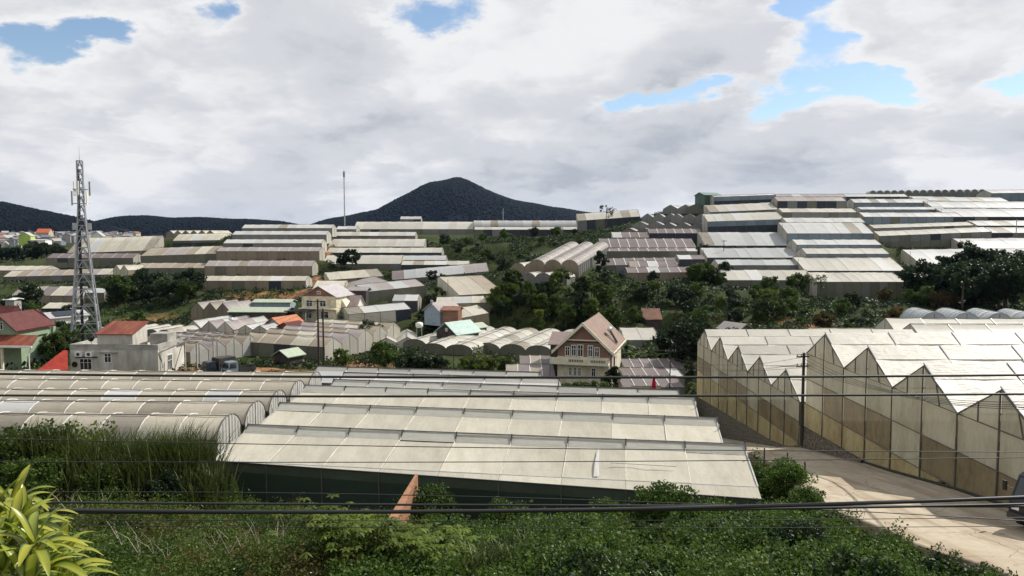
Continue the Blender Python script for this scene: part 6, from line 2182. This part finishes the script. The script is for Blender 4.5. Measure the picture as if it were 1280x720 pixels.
# ------------------------------------------------------------------ dracaena close to the viewpoint
def drac_mat():
    t = NT('dracaena_leaf')
    tc = t.n('ShaderNodeTexCoord')
    sp_ = t.n('ShaderNodeSeparateXYZ')
    t.l(tc.outputs['Object'], sp_.inputs[0])
    ab = t.n('ShaderNodeMath', operation='ABSOLUTE')
    t.l(sp_.outputs[1], ab.inputs[0])
    mp = t.n('ShaderNodeMapping')
    mp.inputs['Scale'].default_value = (3, 120, 3)
    t.l(tc.outputs['Object'], mp.inputs['Vector'])
    st = t.n('ShaderNodeTexNoise')
    st.inputs['Scale'].default_value = 1
    st.inputs['Detail'].default_value = 3
    t.l(mp.outputs[0], st.inputs['Vector'])
    ad = t.n('ShaderNodeMath', operation='MULTIPLY_ADD')
    t.l(st.outputs['Fac'], ad.inputs[0])
    ad.inputs[1].default_value = .022
    t.l(ab.outputs[0], ad.inputs[2])
    f = t.rng(ad.outputs[0], .030, .042, 0, 1)
    yel = t.mix(t.rng(t.rand(), 0, 1, 0, 1), (.38, .37, .035), (.22, .28, .035))
    c = t.mix(f, yel, (.030, .085, .016))
    d = t.bsdf(c, .28, .6)
    tl = t.n('ShaderNodeBsdfTranslucent')
    t.l(c, tl.inputs['Color'])
    m = t.n('ShaderNodeMixShader')
    m.inputs[0].default_value = .35
    t.l(d.outputs[0], m.inputs[1])
    t.l(tl.outputs[0], m.inputs[2])
    return t.done(m.outputs[0])


DRAC = drac_mat()


def drac_leaf(L_, w, droop):
    V, F = [], []
    n = 9
    for i in range(n + 1):
        t_ = i / n
        a = 1.0 - droop * t_
        x = L_ * (t_ - .10 * droop * t_ * t_)
        z = L_ * (.55 * t_ - .62 * droop * t_ ** 2.1)
        ww = w * (math.sin(math.pi * min(1, .10 + .88 * t_)) ** .75)
        k_ = .35 * ww
        V += [(x, -ww, z + k_), (x, -ww * .45, z + k_ * .25), (x, 0, z), (x, ww * .45, z + k_ * .25), (x, ww, z + k_)]
    for i in range(n):
        for q in range(4):
            a = i * 5 + q
            F.append((a, a + 5, a + 6, a + 1))
    me_ = np_mesh('leaf', V, F, True)
    me_.materials.append(DRAC)
    return me_


dl = [drac_leaf(.37, .037, 1.0), drac_leaf(.40, .040, 1.25), drac_leaf(.34, .038, 1.45), drac_leaf(.34, .035, .5)]
root_p = at(45, 760, 5.3)
dz0 = tz(root_p.x, 5.3)
dr_ = thing('dracaena_plant', 'large dracaena with arching yellow and green striped leaves at the lower left corner', 'plant', (root_p.x, 5.3, dz0))
heads = ((28, 640, 5.35), (56, 690, 5.1), (76, 690, 5.9), (-4, 618, 5.6), (16, 614, 5.7), (46, 642, 5.9), (14, 655, 5.2), (42, 668, 4.9), (70, 674, 5.5), (6, 700, 4.9), (70, 708, 5.2), (88, 712, 5.6), (36, 720, 4.7), (-20, 640, 5.4), (-15, 690, 5.0), (86, 738, 5.3),
         (60, 745, 4.9))
for hi, (px, py, Y) in enumerate(heads):
    p = at(px, py + 26, Y) - Vector((root_p.x, 5.3, dz0))
    MB().tube([(p.x * .5, p.y * .5, -.2), (p.x * .8, p.y * .8, p.z * .6), tuple(p)], [.03, .024, .018], 6).build('stem', BARK, dr_)
    nl = 15
    for k_ in range(nl):
        t_ = k_ / nl
        el = -(.95 * (1 - t_) ** 0 * t_) + .12
        me_ = dl[3] if t_ > .78 else dl[gt.randrange(3)]
        obj('leaf', me_, None, dr_, tuple(p + Vector((0, 0, .05 * t_))), (gt.uniform(-.2, .2), -.15 - .75 * t_ ** 1.5, k_ * 2.4 + gt.uniform(-.25, .25) + hi), gt.uniform(.8, 1.1))

# ------------------------------------------------------------------ haze
hb = MB().box(-6500, 6500, -350, 9500, -40, 330).build('haze', None)
tag(hb, kind='stuff')
hm = bpy.data.materials.new('haze_air')
hm.use_nodes = True
hn = hm.node_tree
hn.nodes.clear()
ho = hn.nodes.new('ShaderNodeOutputMaterial')
hv = hn.nodes.new('ShaderNodeVolumePrincipled')
hv.inputs['Color'].default_value = (.38, .57, 1.0, 1)
hv.inputs['Density'].default_value = HAZE
hv.inputs['Anisotropy'].default_value = 0.2
hn.links.new(hv.outputs[0], ho.inputs['Volume'])
hb.data.materials.append(hm)
